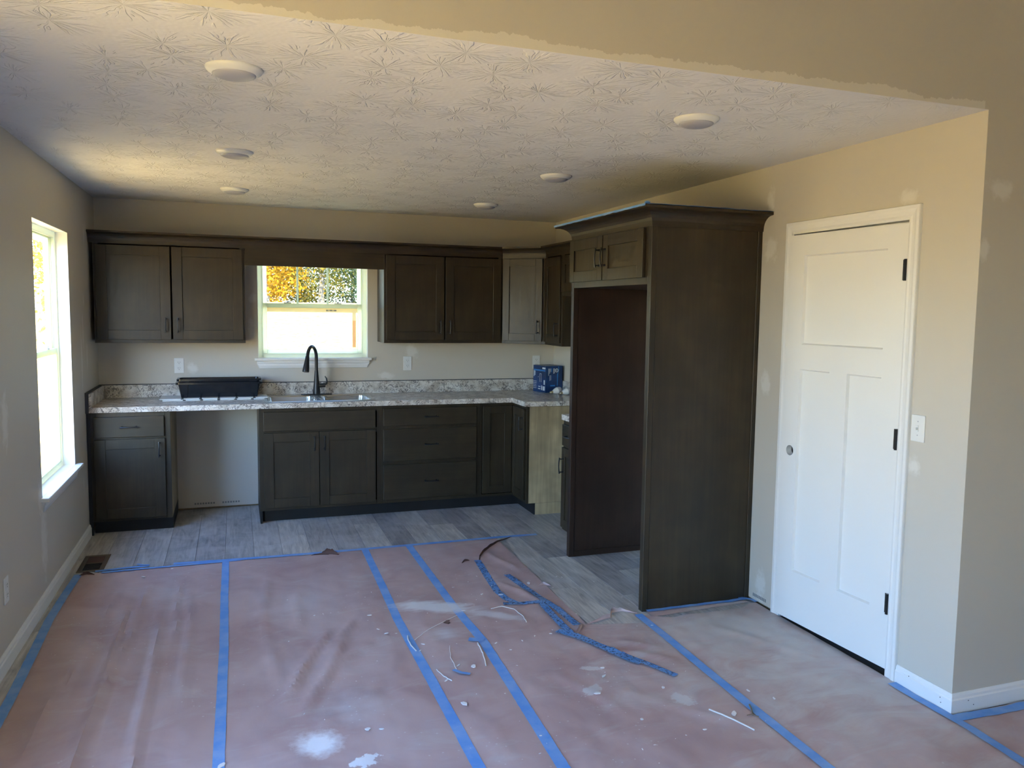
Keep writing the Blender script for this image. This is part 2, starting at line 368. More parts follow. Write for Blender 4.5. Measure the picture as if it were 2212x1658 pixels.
# ------------------------------------------------------------------ setting: floor and planks
def struct(name, bm, mat, label, cat, parent=None, smooth=False):
    o = obj(name, bm, mat, parent, smooth); return tag(o, label, cat, kind='structure')
bm = BM(); box(bm, -.12, XE, YB, .12, -.30, -.006)
k = N('subfloor_underlay', (.10, .09, .08), .8)
floor = struct('floor', bm, k.m, 'grey wood-look plank floor of the kitchen, half under rosin paper', 'floor')
PW, PL = .181, 1.22
pk = {}
def plank(x0, x1, y0, y1):
    key = (round(x1-x0, 3), round(y1-y0, 3))
    if key not in pk:
        b = BM(); w_, l_ = key; g_ = .0008
        box(b, -w_/2+g_, w_/2-g_, -l_/2+g_, l_/2-g_, -.005, 0, .0008)
        pk[key] = mesh('plank', b, M['plank'])
    o = obj('plank', pk[key], parent=floor); o.location = ((x0+x1)/2, (y0+y1)/2, 0)
    return o
ncol = math.ceil((XR+.05)/PW)
for c in range(ncol):
    x0 = c*PW; x1 = min(x0+PW, XR)
    if x1-x0 < .02: continue
    yend = -5.0 if c == 0 else (-2.0 if x1 < 2.3 else -3.7)
    y = [.0, .42, .84, .21, .63, 1.02][(c*5) % 6]; top = 0.0
    first = True
    while top > yend:
        bot = -y if first else top-PL
        if first and y == 0: bot = -PL
        first = False
        bot = max(bot, yend)
        if top-bot > .03: plank(x0, x1, bot, top)
        top = bot

# ------------------------------------------------------------------ setting: walls and ceilings
T = .13
def wall_sheet(bm, ax, face, back, u0, u1, z0, z1, holes):
    """a wall slab normal to ax with rectangular openings (u0,u1,z0,z1)"""
    us = sorted({u0, u1, *[h[0] for h in holes], *[h[1] for h in holes]}); zs = sorted({z0, z1, *[h[2] for h in holes], *[h[3] for h in holes]})
    us = [u for u in us if u0 <= u <= u1]; zs = [z for z in zs if z0 <= z <= z1]
    for a, b in zip(us, us[1:]):
        for c, d in zip(zs, zs[1:]):
            m, n_ = (a+b)/2, (c+d)/2
            if any(h[0] < m < h[1] and h[2] < n_ < h[3] for h in holes): continue
            if ax == 0: box(bm, face, back, a, b, c, d)
            else: box(bm, a, b, face, back, c, d)
KW = (1.164, 2.050, 1.212, 2.085)          # kitchen window opening (x0,x1,z0,z1)
LW = (-2.035, -1.070, .590, 2.085)         # left window opening (y0,y1,z0,z1)
P0 = (-6.60, -4.70, .10, 2.150)             # patio door in the left wall beside the camera, out of view
E1 = (-10.1, -9.0, .50, 2.10)               # unseen window added in the far side wall to light the left wall
GAP = .012
bm = BM(); wall_sheet(bm, 1, 0, .014, -.13, XR+.13, GAP, H+.05, [KW])
wall_back = struct('wall_back', bm, M['wall_back'], 'greige painted wall behind the sink and cabinets', 'wall')
bm = BM(); wall_sheet(bm, 1, .0141, T, -.13, XR+.13, -.006, H+.05, [KW])
obj('wall_core', bm, M['raw_edge'], wall_back)
bm = BM(); wall_sheet(bm, 0, 0, -T, YB-.13, 0, -.006, H+.05, [LW, P0])
wall_left = struct('wall_left', bm, M['wall_left'], 'greige painted wall with the tall window', 'wall')
DO = (-4.205, -3.405, -.01, 2.062)         # rough door opening
bm = BM(); wall_sheet(bm, 0, XR, XR+.014, YF+.0005, 0, GAP, H+.001, [DO])
wall_right = struct('wall_right', bm, M['wall_right'], 'greige wall with the white pantry door', 'wall')
bm = BM(); wall_sheet(bm, 0, XR+.0141, XR+.11, YF+.12, 0, -.006, H+.05, [DO])
obj('wall_core', bm, M['raw_edge'], wall_right)
# front wall of the kitchen: header over the opening and the wall right of the corner, under the vaulted ceiling
RID = (3.7, 3.95)
bm = BM()
prism(bm, [(0, H+.0006), (XR+.0005, H+.0006), (XR+.0005, 0), (XE, 0), (XE, H+.05), (RID[0], RID[1]+.06), (0, H+.06)], 1, YF, YF+.11)
wall_front = struct('wall_front', bm, M['wall_lap'], 'greige wall and header facing the living room, white paint lapped along its lower edge', 'wall')
bm = BM(); box(bm, -.13, XR+.13, YF+.0005, .13, H, H+.06)
ceiling = struct('ceiling', bm, M['ceiling'], 'white stomp-textured kitchen ceiling', 'ceiling')
# pantry behind the door
bm = BM(); box(bm, XR+.10, 5.2, -2.9, -2.8, 0, H); box(bm, 5.1, 5.2, YF+.11, -2.8, 0, H); box(bm, XR+.05, 5.2, YF+.05, -2.8, H, H+.05)
struct('wall_pantry', bm, M['wall'], 'inner walls of the pantry behind the white door', 'wall')
# living room shell (behind the camera)
bm = BM(); wall_sheet(bm, 1, YB, YB-T, -.13, XE+.13, -.006, H+.05, []); prism(bm, [(-.13, H), (XE+.13, H), (RID[0], RID[1]+.05)], 1, YB-T, YB)
struct('wall_rear', bm, M['wall'], 'greige rear wall of the living room', 'wall')
bm = BM(); wall_sheet(bm, 0, XE, XE+T, YB-.13, YF+.11, -.006, H+.05, [E1])
struct('wall_side', bm, M['wall'], 'greige far side wall of the living room', 'wall')
bm = BM()
for a, b in (((-.3, H-.11), RID), (RID, (XE+.3, H-.11))):
    prism(bm, [(a[0], a[1]+.0), (b[0], b[1]), (b[0], b[1]+.12), (a[0], a[1]+.12)], 1, YB-.3, YF+.112)
struct('ceiling_vault', bm, M['ceiling'], 'white vaulted living room ceiling', 'ceiling')

# portals in the openings
portal(((KW[0]+KW[1])/2, .02, (KW[2]+KW[3])/2), (R(-90), 0, 0), KW[1]-KW[0], KW[3]-KW[2])
portal((-.02, (LW[0]+LW[1])/2, (LW[2]+LW[3])/2), (0, R(-90), 0), LW[3]-LW[2], LW[1]-LW[0])
for q in (P0,): portal((-.02, (q[0]+q[1])/2, (q[2]+q[3])/2), (0, R(-90), 0), q[3]-q[2], q[1]-q[0])
portal((XE+.02, (E1[0]+E1[1])/2, (E1[2]+E1[3])/2), (0, R(90), 0), E1[3]-E1[2], E1[1]-E1[0])

# baseboards
BBP = [(0, 0), (.014, 0), (.014, .058), (.010, .064), (.010, .074), (.004, .084), (0, .084)]
bm = BM(); sweep(bm, BBP, [(0, YB+.02), (0, P0[0]-.06)]); sweep(bm, BBP, [(0, P0[1]+.06), (0, BF+.001)])
struct('baseboard_left', bm, M['trim'], 'white baseboard along the wall with the tall window', 'baseboard')
bm = BM(); sweep(bm, BBP, [(XR, -4.250), (XR, YF), (XE, YF)])
bb = struct('baseboard_right', bm, M['trim'], 'white baseboard wrapping the wall corner beside the pantry door', 'baseboard')
for (x, y, z, ax) in ((XR-.0145, -4.33, .066, 0), (XR-.0145, -4.50, .05, 0), (XR-.0145, -4.505, .03, 0), (3.83, YF-.0145, .05, 1), (3.86, YF-.0145, .028, 1)):
    b = BM(); lathe(b, [(.0022, 0), (.0022, .0006)], 8, Matrix.Translation((x, y, z)) @ (Matrix.Rotation(R(-90), 4, 'Y') if ax == 0 else Matrix.Rotation(R(90), 4, 'X')))
    obj('nail_hole', b, M['slot'], bb)

# ------------------------------------------------------------------ windows
def stool_apron(root, u0, u1, z, out, horn, inner):
    """built in a frame where the wall face is y=0, the room is at -y"""
    b = BM(); box(b, u0-horn, u1+horn, -out, 0.001, z-.020, z, .004, 2); box(b, u0+.001, u1-.001, -.001, inner, z-.020, z)
    obj('stool', b, M['trim'], root)
    b = BM(); pr = [(0, z-.021), (-.018, z-.021), (-.018, z-.040), (-.013, z-.045), (-.013, z-.062), (-.008, z-.082), (0, z-.084)]
    h = horn*.35
    A = [bmv for bmv in pr]
    va = [b.verts.new((u0-h+(.018 if zz < z-.05 else 0), y, zz)) for y, zz in A]; vb = [b.verts.new((u1+h-(.018 if zz < z-.05 else 0), y, zz)) for y, zz in A]
    b.faces.new(va); b.faces.new(list(reversed(vb)))
    for i in range(len(A)): b.faces.new((va[i], vb[i], vb[(i+1) % len(A)], va[(i+1) % len(A)]))
    obj('apron', b, M['trim'], root)
def frame(b, x0, x1, z0, z1, t, y0, y1, bev=.002):
    box(b, x0, x0+t, y0, y1, z0, z1, bev); box(b, x1-t, x1, y0, y1, z0, z1, bev)
    box(b, x0+t, x1-t, y0, y1, z0, z0+t, bev); box(b, x0+t, x1-t, y0, y1, z1-t, z1, bev)
def hung_window(name, label, loc, rz, w, h, rev, muntins):
    """double-hung window in local frame: x 0..w, z 0..h, wall face at y=0"""
    r = thing(name, label, 'window', loc, rz, kind='structure')
    b = BM()
    box(b, 0, .002, .001, rev, 0, h); box(b, w-.002, w, .001, rev, 0, h); box(b, 0, w, .001, rev, h-.002, h)
    obj('jamb_liner', b, M['trim'], r)
    b = BM(); frame(b, .001, w-.001, 0, h, .038, rev, rev+.055); frame(b, .030, w-.030, .03, h-.03, .014, rev+.018, rev+.05, .001)
    obj('window_frame', b, M['vinyl'], r)
    mz = h*.5
    # lower sash towards the room, upper sash behind it
    for nm, z0, z1, y0 in (('lower_sash', .038, mz+.018, rev+.004), ('upper_sash', mz-.018, h-.038, rev+.030)):
        b = BM(); frame(b, .040, w-.040, z0, z1, .036, y0, y0+.024)
        s = obj(nm, b, M['vinyl'], r)
        b = BM(); box(b, .075, w-.075, y0+.010, y0+.014, z0+.035, z1-.035); obj('pane', b, M['glass_dimmed'] if muntins == 2 else M['glass'], s)
        if nm == 'upper_sash':
            for i in range(1, muntins+1):
                x = .076+(w-.152)*i/(muntins+1); b = BM(); box(b, x-.008, x+.008, y0+.004, y0+.020, z0+.034, z1-.034); obj('muntin', b, M['vinyl'], s)
        else:
            for x in (w*.27, w*.73):
                b = BM(); box(b, x-.03, x+.03, y0+.002, y0+.02, z1, z1+.008, .002); lathe(b, [(.010, 0), (.008, .012)], 10, Matrix.Translation((x, y0+.012, z1+.006))); box(b, x-.004, x+.035, y0+.008, y0+.016, z1+.014, z1+.020, .002)
                obj('sash_lock', b, M['plastic'], s)
    return r
w1 = hung_window('window_1', 'white vinyl double-hung window over the sink', (KW[0], 0, KW[2]), 0, KW[1]-KW[0], KW[3]-KW[2], .06, 2)
stool_apron(w1, 0, KW[1]-KW[0], .006, .045, .028, .062)
ww, wh = KW[1]-KW[0], KW[3]-KW[2]
for nm, x0, x1, z0, z1, mt in (('label_film', .077, ww-.077, wh*.5-.052, wh*.5-.018, 'film'), ('label_film', ww-.118, ww-.090, .09, wh*.5-.12, 'film2'), ('label_film', ww-.118, ww-.090, wh*.5-.12, wh*.5-.05, 'film')):
    b = BM(); box(b, x0, x1, .0725, .0735, z0, z1); s = obj(nm, b, M[mt], w1)
    if z0 > wh*.4 and x0 < .1:
        b = BM()
        for i, (a, c) in enumerate(((.55, .566), (.570, .576), (.58, .600), (.604, .61), (.614, .635))): box(b, a, c, .0718, .0724, z0+.010, z0+.022)
        obj('printed_mark', b, M['printgrey'], s)['kind'] = 'stuff'
w2 = hung_window('window_2', 'tall white double-hung window in the side wall', (0, LW[0], LW[2]), R(90), LW[1]-LW[0], LW[3]-LW[2], .07, 1)
stool_apron(w2, 0, LW[1]-LW[0], .006, .042, .05, .072)
def simple_window(name, label, ax, face, sgn, u0, u1, z0, z1, n):
    b = BM()
    y0, y1 = (face, face+sgn*.06)
    for i in range(n+1):
        x = u0+(u1-u0)*i/n; a, c = max(u0, x-.03), min(u1, x+.03)
        if ax == 0: box(b, y0, y1, a, c, z0, z1)
        else: box(b, a, c, y0, y1, z0, z1)
    for a, c in ((z0, z0+.05), (z1-.05, z1)):
        if ax == 0: box(b, y0, y1, u0, u1, a, c)
        else: box(b, u0, u1, y0, y1, a, c)
    o = struct(name, b, M['vinyl'], label, 'window')
    b = BM()
    if ax == 0: box(b, face+sgn*.03, face+sgn*.034, u0+.03, u1-.03, z0+.05, z1-.05)
    else: box(b, u0+.03, u1-.03, face+sgn*.03, face+sgn*.034, z0+.05, z1-.05)
    obj('pane', b, M['glass'], o)
simple_window('window_3', 'wide glazed patio door farther along the wall with the tall window', 0, -.04, -1, *P0, 2)
simple_window('added_window_4', 'unseen window added in the far side wall to light the living room', 0, XE+.04, 1, *E1, 3)  # added out of view for the daylight it lets in

# ------------------------------------------------------------------ pantry door
HY, LY = -4.180, -3.418                     # hinge and latch edge
CW = .062
CP = [(0, 0), (.010, 0), (.013, .010), (.011, .020), (.013, .034), (.017, .046), (.017, .060), (.012, .062), (0, .062)]   # (out of wall, across)
def casing_leg(b, y_in, dirn, z0, z1):
    # profile runs from inner edge outward along y; mitre at the top
    A = [b.verts.new((XR-o, y_in+dirn*a, z0)) for o, a in CP]; B = [b.verts.new((XR-o, y_in+dirn*a, z1+a)) for o, a in CP]
    b.faces.new(A); b.faces.new(list(reversed(B)))
    for i in range(len(CP)): b.faces.new((A[i], B[i], B[(i+1) % len(CP)], A[(i+1) % len(CP)]))
ZT = 2.052
b = BM(); casing_leg(b, HY-.006, -1, 0.003, ZT); casing_leg(b, LY+.006, 1, 0.003, ZT)
A = [b.verts.new((XR-o, HY-.006-a, ZT+a)) for o, a in CP]; B = [b.verts.new((XR-o, LY+.006+a, ZT+a)) for o, a in CP]
b.faces.new(A); b.faces.new(list(reversed(B)))
for i in range(len(CP)): b.faces.new((A[i], B[i], B[(i+1) % len(CP)], A[(i+1) % len(CP)]))
trim1 = struct('trim_1', b, M['trim'], 'white moulded casing around the pantry door', 'door casing')
b = BM()
box(b, XR-.001, XR+.109, HY-.020, HY-.003, 0, ZT+.006); box(b, XR-.001, XR+.109, LY+.003, LY+.012, 0, ZT+.006); box(b, XR-.001, XR+.109, HY-.02, LY+.012, ZT, ZT+.008)
box(b, XR+.040, XR+.052, HY-.003, HY+.010, 0, ZT); box(b, XR+.040, XR+.052, LY-.008, LY+.003, 0, ZT); box(b, XR+.040, XR+.052, HY, LY, ZT-.011, ZT)
obj('jamb', b, M['trim'], trim1)
# slab: local frame x = from hinge (0) to latch (w), y = thickness into the pantry, z up
door = thing('door_1', 'white three-panel pantry door standing slightly ajar, bored for a knob', 'door', (XR-.002, HY, .032), R(-90)+R(3.0), kind='structure')
dw, dh, dt = .758, 2.010, .035
st, tr = .112, .105
panels = [(st, dw-st, 1.452, dh-tr), (st, dw/2-.058, .262, 1.325), (dw/2+.058, dw-st, .262, 1.325)]
b = BM()
xs = sorted({0, dw, *[q for p_ in panels for q in p_[:2]]}); zs = sorted({0, dh, *[q for p_ in panels for q in p_[2:]]})
D = .013
def inpanel(x, z): return any(p_[0] < x < p_[1] and p_[2] < z < p_[3] for p_ in panels)
for xa, xb in zip(xs, xs[1:]):
    for za, zb in zip(zs, zs[1:]):
        if not inpanel((xa+xb)/2, (za+zb)/2): quad(b, (xa, 0, za), (xb, 0, za), (xb, 0, zb), (xa, 0, zb))
for x0, x1, z0, z1 in panels:
    e = .007
    o_ = [(x0, 0, z0), (x1, 0, z0), (x1, 0, z1), (x0, 0, z1)]; i_ = [(x0+e, D, z0+e), (x1-e, D, z0+e), (x1-e, D, z1-e), (x0+e, D, z1-e)]
    for j in range(4): quad(b, o_[j], o_[(j+1) % 4], i_[(j+1) % 4], i_[j])
    quad(b, *i_)
quad(b, (0, dt, 0), (0, dt, dh), (dw, dt, dh), (dw, dt, 0)); quad(b, (0, 0, 0), (0, 0, dh), (0, dt, dh), (0, dt, 0)); quad(b, (dw, 0, 0), (dw, dt, 0), (dw, dt, dh), (dw, 0, dh))
quad(b, (0, 0, 0), (0, dt, 0), (dw, dt, 0), (dw, 0, 0)); quad(b, (0, 0, dh), (dw, 0, dh), (dw, dt, dh), (0, dt, dh))
bmesh.ops.remove_doubles(b, verts=b.verts[:], dist=1e-5)
bmesh.ops.translate(b, verts=b.verts[:], vec=(-dw, 0, 0))
slab = obj('door_slab', b, M['doorpaint'], door)
cb = BM(); lathe(cb, [(.027, -.05), (.027, .10)], 32, Matrix.Translation((-dw+.062, 0, .895)) @ Matrix.Rotation(R(-90), 4, 'X'))
cut = obj('bore_cutter', cb, M['raw_edge'])
cut.matrix_world = Matrix.Translation((XR-.002, HY, .032)) @ Matrix.Rotation(R(-87), 4, 'Z')
md = slab.modifiers.new('bore', 'BOOLEAN'); md.object = cut; md.operation = 'DIFFERENCE'; md.solver = 'EXACT'
bpy.context.view_layer.update()
ev = slab.evaluated_get(bpy.context.evaluated_depsgraph_get()); nm_ = bpy.data.meshes.new_from_object(ev)
slab.modifiers.clear(); slab.data = nm_
bpy.data.objects.remove(cut)
for z in (1.837, 1.089, .337):
    hb = BM(); lathe(hb, [(.0075, z-.047), (.0075, z-.016), (.0068, z-.0155), (.0068, z-.0145), (.0075, z-.014), (.0075, z+.015), (.0068, z+.0155), (.0068, z+.0165), (.0075, z+.017), (.0075, z+.047)], 12, Matrix.Translation((-.002, -.008, -.032)))
    box(hb, -.022, 0, -.0015, .0005, z-.032-.045, z-.032+.045)
    obj('hinge', hb, M['black'], door)

# ------------------------------------------------------------------ cabinets
def pull_mesh():
    b = BM(); L = .056; pts = []; rad = []
    for i in range(13):
        t = -1+2*i/12; pts.append((0, -.027-.006*(1-t*t), L*t)); rad.append(.0042+.0012*abs(t)**3)
    tube(b, pts, rad, 8)
    for s in (-1, 1):
        tube(b, [(0, .001, s*L*.82), (0, -.004, s*L*.82), (0, -.010, s*L*.82), (0, -.020, s*L*.82), (0, -.029, s*L*.82)], [.0075, .0065, .0038, .0038, .005], 10)
    return mesh('handle', b, M['black'], True)
PULL = pull_mesh()
def handle(parent, x, z, horiz=False, y=0):
    o = obj('handle', PULL, parent=parent); o.location = (x, y, z)
    if horiz: o.rotation_euler = (0, R(90), 0)
    return o
def shaker(name, parent, x0, x1, z0, z1, hx=None, hz=None, st=.07, t=.019, mat='wood'):
    """door in cabinet frame, face frame at y=0, door front at y=-t"""
    b = BM(); c = Vector(((x0+x1)/2, 0, (z0+z1)/2)); w_, h_ = (x1-x0)/2, (z1-z0)/2
    box(b, -w_, -w_+st, -t, -.0005, -h_, h_, .0012); box(b, w_-st, w_, -t, -.0005, -h_, h_, .0012)
    box(b, -w_+st, w_-st, -t, -.0005, -h_, -h_+st, .0012); box(b, -w_+st, w_-st, -t, -.0005, h_-st, h_, .0012)
    box(b, -w_+st-.004, w_-st+.004, -t+.009, -.002, -h_+st-.004, h_-st+.004)
    o = obj(name, b, M[mat], parent); o.location = c
    if hx is not None: handle(o, hx-c.x, hz-c.z, y=-t)
    return o
def slabfront(name, parent, x0, x1, z0, z1, pull=True, t=.019):
    b = BM(); c = Vector(((x0+x1)/2, 0, (z0+z1)/2)); w_, h_ = (x1-x0)/2, (z1-z0)/2
    box(b, -w_, w_, -t, -.0005, -h_, h_, .0045, 2)
    o = obj(name, b, M['wood_h'], parent); o.location = c
    if pull: handle(o, 0, 0, True, -t)
    return o
FF = .019
def carcass(r, w, d, z0, z1, sides='wood', openings=None, stile=.038, rail=.038, mids=(), top=True):
    """box behind the face frame; face frame front at y=0"""
    b = BM()
    box(b, .0, .016, FF, d, z0, z1); box(b, w-.016, w, FF, d, z0, z1); box(b, .016, w-.016, FF, d, z0, z0+.016); box(b, .016, w-.016, d-.006, d, z0+.016, z1)
    if top: box(b, .016, w-.016, FF, d-.006, z1-.016, z1)
    obj('carcass', b, M[sides], r)
    b = BM(); box(b, 0, stile, 0, FF, z0, z1, .001); box(b, w-stile, w, 0, FF, z0, z1, .001); box(b, stile, w-stile, 0, FF, z0, z0+rail, .001); box(b, stile, w-stile, 0, FF, z1-rail, z1, .001)
    for m in mids: box(b, stile, w-stile, 0, FF, m-.019, m+.019, .001)
    obj('face_frame', b, M['wood'], r)
def toe(r, w, d, h=.100, rec=.070):
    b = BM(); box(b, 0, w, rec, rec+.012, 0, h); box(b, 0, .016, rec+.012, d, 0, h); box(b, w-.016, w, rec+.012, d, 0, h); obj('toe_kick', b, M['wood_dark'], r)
ZB = .095; ZC = CT-.040
BD = -BF-.001

# base cabinets on the back wall
X1, X2, X3, X4, X5 = .540, 1.148, 2.063, 2.862, 3.159
r = thing('base_cabinet', 'dark stained base cabinet with one drawer over one door, beside the tall window wall', 'cabinet', (.026, BF, 0))
w = X1-.026; carcass(r, w, BD, ZB, ZC, mids=(.690,), sides='ply'); toe(r, w, BD)
slabfront('drawer_front', r, .020, w-.040, .697, .846); shaker('door', r, .022, w-.038, .115, .684, w-.075, .605)
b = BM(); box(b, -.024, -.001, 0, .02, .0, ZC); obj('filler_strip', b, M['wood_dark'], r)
r = thing('sink_cabinet', 'dark stained sink base cabinet with false front over two doors', 'cabinet', (X2, BF, 0))
w = X3-X2; carcass(r, w, BD, ZB, ZC, mids=(.69,), top=False); toe(r, w, BD)      # open top for the sink bowls
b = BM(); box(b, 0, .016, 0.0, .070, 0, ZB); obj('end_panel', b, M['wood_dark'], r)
slabfront('false_front', r, .030, w-.050, .703, .850, False)
mid = .436
shaker('door', r, .030, mid-.0025, .118, .690, mid-.038, .605); shaker('door', r, mid+.0025, w-.050, .118, .690, mid+.038, .605)
r = thing('drawer_cabinet', 'dark stained base cabinet with three stacked drawers', 'cabinet', (X3, BF, 0))
w = X4-X3; carcass(r, w, BD, ZB, ZC, mids=(.70, .415)); toe(r, w, BD)
for a, c in ((.712, .853), (.432, .688), (.122, .404)): slabfront('drawer_front', r, .010, w-.026, a, c)
# corner base cabinet: L-shaped, two narrow doors meeting in the inside corner
YC = -.955
r = thing('corner_cabinet', 'L-shaped corner base cabinet with two narrow doors and bare veneer end', 'cabinet', (X4, BF, 0))
b = BM(); D_ = XR-X4-.001
box(b, 0, D_, FF, -BF-.001, ZB, ZB+.016); box(b, X5-X4+FF, D_, YC-BF+.017, FF, ZB, ZB+.016); box(b, 0, .016, FF, -BF-.001, ZB+.016, ZC); box(b, .016, D_, -BF-.006, -BF-.001, ZB+.016, ZC)
obj('carcass', b, M['wood_in'], r)
b = BM(); box(b, X5-X4+FF, D_, YC-BF, YC-BF+.016, ZB, ZC); e = obj('end_panel', b, M['ply'], r); e['label'] = 'bare maple veneer end panel'
b = BM(); box(b, X5-X4+.078, D_, YC-BF+.001, YC-BF+.012, 0, ZB-.002); obj('toe_kick', b, M['ply'], r)
b = BM(); fw_ = X5-X4
box(b, 0, .022, 0, FF, ZB, ZC); box(b, .022, fw_, 0, FF, ZC-.022, ZC); box(b, .022, fw_, 0, FF, ZB, ZB+.02)
box(b, fw_, fw_+FF, YC-BF, YC-BF+.030, ZB, ZC); box(b, fw_, fw_+FF, YC-BF+.030, 0, ZC-.022, ZC); box(b, fw_, fw_+FF, YC-BF+.030, 0, ZB, ZB+.02)
obj('face_frame', b, M['wood'], r)
b = BM(); box(b, 0, fw_+.070, .070, .082, 0, ZB); box(b, fw_+.070, fw_+.082, YC-BF+.002, .070, 0, ZB); obj('toe_kick', b, M['wood_dark'], r)
shaker('door', r, .026, fw_-.022, .125, .852, st=.062)
dd = shaker('door', r, 0, (-YC+BF)-.054, .125, .852, (-YC+BF)-.054-.030, .735, st=.060)
dd.rotation_euler = (0, 0, R(-90)); cx = ((-YC+BF)-.054)/2; dd.location = (fw_, -.020-cx, (.125+.852)/2)
# base cabinet between the range gap and the fridge panel
YR0, YR1 = -1.735, -2.045
r = thing('base_cabinet', 'narrow dark base cabinet with drawer and door tucked against the fridge panel', 'cabinet', (X5-.006, YR0, 0), R(-90))
w = YR0-YR1; dpt = XR-X5+.004; carcass(r, w, dpt, ZB, ZC, mids=(.69,)); toe(r, w, dpt)
slabfront('drawer_front', r, .014, w-.014, .700, .850); shaker('door', r, .014, w-.014, .118, .686, .045, .560, st=.06)

# wall cabinets
UT = 2.135; DT, DB = 2.068, 1.380
UD = -UF-.001
def wall_doors(r, spans, z0=DB, z1=DT, hz=None, hs=None):
    for (a, c), h_ in zip(spans, hs):
        shaker('door', r, a, c, z0, z1, (c-.035 if h_ == 'r' else a+.035), z0+.108 if hz is None else hz)
r = thing('wall_cabinet', 'double-door wall cabinet beside the tall window wall', 'cabinet', (.030, UF, 0))
w = 1.066-.030; carcass(r, w, UD, UB, UT, rail=.03)
wall_doors(r, ((.020, w/2-.006), (w/2+.006, w-.016)), hs='rl')
r = thing('wall_cabinet', 'double-door wall cabinet between the sink window and the corner', 'cabinet', (2.132, UF, 0))
w = 3.142-2.132; carcass(r, w, UD, UB, UT, rail=.03); wall_doors(r, ((.018, w/2-.006), (w/2+.006, w-.016)), hs='rl')
b = BM(); box(b, 1.0665, 2.1315, UF, UF+.019, 1.950, UT, .001)
tag(obj('window_valance', b, M['wood_h']), 'flat dark valance board over the sink window', 'valance')
# diagonal corner wall cabinet
A = Vector((3.1425, UF)); B = Vector((XR+UF, -.6115)); wd = (B-A).length
r = thing('wall_cabinet', 'diagonal single-door wall cabinet across the room corner', 'cabinet', (A.x, A.y, 0), R(-45))
b = BM()
corner = [(A.x+.001, A.y+.02), (A.x+.001, -.001), (XR-.001, -.001), (XR-.001, B.y+.001), (B.x+.02, B.y+.001)]
rot = Matrix.Rotation(R(45), 2); loc = [tuple(rot @ (Vector(c)-A)) for c in corner]
prism(b, loc, 2, UB, UT); obj('carcass', b, M['wood'], r)
b = BM(); box(b, 0, .03, 0, FF, UB, UT, .001); box(b, wd-.03, wd, 0, FF, UB, UT, .001); box(b, .03, wd-.03, 0, FF, UB, UB+.03, .001); box(b, .03, wd-.03, 0, FF, UT-.07, UT, .001); box(b, .03, wd-.03, .004, FF, UB+.03, UT-.07); obj('face_frame', b, M['wood'], r)
shaker('door', r, .012, wd-.024, DB, DT, wd-.024-.035, DB+.12, st=.062)
def right_upper(label, y0, y1, z0, spans, hs, d0):
    r = thing('wall_cabinet', label, 'cabinet', (XR+UF, y0, 0), R(-90)); w = y0-y1
    carcass(r, w, -UF-.001, z0, UT, rail=.03); wall_doors(r, [(a, w-c) for a, c in spans], d0, DT, None, hs); return r
right_upper('narrow single-door wall cabinet beside the diagonal corner cabinet', -.612, -.985, UB, ((.016, .016),), 'r', DB)
r = right_upper('short wall cabinet over the empty range gap', -.986, -1.742, 1.755, ((.016, .38),), 'r', 1.785)
shaker('door', r, .380, .756-.014, 1.785, DT, .415, 1.86)
right_upper('narrow wall cabinet against the fridge panel', -1.743, -2.046, UB, ((.014, .014),), 'l', DB)

# crown moulding
def crown_prof(z, o, h):
    pts = [(.0005, z), (.002, z), (.003, z+.012)]
    for i in range(1, 8):
        t = i/7; a = t*math.pi/2
        pts.append((.003+(o-.012)*(1-math.cos(a)), z+.012+(h-.028)*math.sin(a)))
    pts += [(o, z+h-.014), (o, z+h), (.0005, z+h)]
    return pts
b = BM(); sweep(b, crown_prof(2.078, .060, .088), [(.004, UF), (A.x, A.y), (B.x, B.y), (XR+UF, -2.046)])
tag(obj('crown_moulding', b, M['wood_h']), 'dark cove crown moulding running along the wall cabinets', 'moulding')

# ------------------------------------------------------------------ refrigerator enclosure
XP = 3.061; YN, YFAR = -3.129, -2.047; PT = .040
r = thing('fridge_enclosure', 'tall dark refrigerator surround with two side panels and cabinet above an empty bay', 'cabinet', (XP, YFAR, 0), R(-90))
w = YFAR-YN; dp = XR-XP-.001; ZP = 2.110
def side_panel(x0, inner):
    b = BM(); box(b, x0, x0+PT, 0, .035, 0, ZP, .0015)                      # front stile
    box(b, x0+.008, x0+PT-.008, .035, dp-.035, .0, ZP)                       # recessed field
    box(b, x0, x0+PT, dp-.035, dp, 0, ZP, .001); box(b, x0+.001, x0+PT-.001, .035, dp-.035, 0, .036)
    return b
obj('side_panel', side_panel(0, 1), M['wood_in'], r)
b = BM(); box(b, w-PT, w, 0, .033, 0, ZP, .0015); box(b, w-PT+.004, w-.005, .033, dp-.030, 0, ZP); box(b, w-PT, w, dp-.030, dp-.012, 0, ZP, .001); box(b, w-PT, w-.004, dp-.012, dp, 0, ZP)
obj('side_panel', b, M['wood'], r)
b = BM(); zo = 1.785
box(b, PT, w-PT, .02, dp, zo, zo+.016); box(b, PT, w-PT, dp-.01, dp, zo+.016, ZP); box(b, PT, w-PT, .02, dp-.01, ZP-.016, ZP)
obj('carcass', b, M['wood_in'], r)
b = BM(); box(b, PT, w-PT, 0, .019, zo, zo+.045, .001); box(b, PT, w-PT, 0, .019, ZP-.05, ZP, .001); box(b, PT, PT+.022, 0, .019, zo+.045, ZP-.05); box(b, w-PT-.05, w-PT, 0, .019, zo+.045, ZP-.05); obj('face_frame', b, M['wood'], r)
m_ = .505
shaker('door', r, .006, m_-.006, 1.822, 2.086, m_-.040, 1.955, st=.066); shaker('door', r, m_+.006, w-.066, 1.822, 2.086, m_+.040, 1.955, st=.066)
b = BM(); sweep(b, crown_prof(2.090, .088, .098), [(w+.0, dp), (w, 0), (0, 0), (0, dp-.41)][::-1])
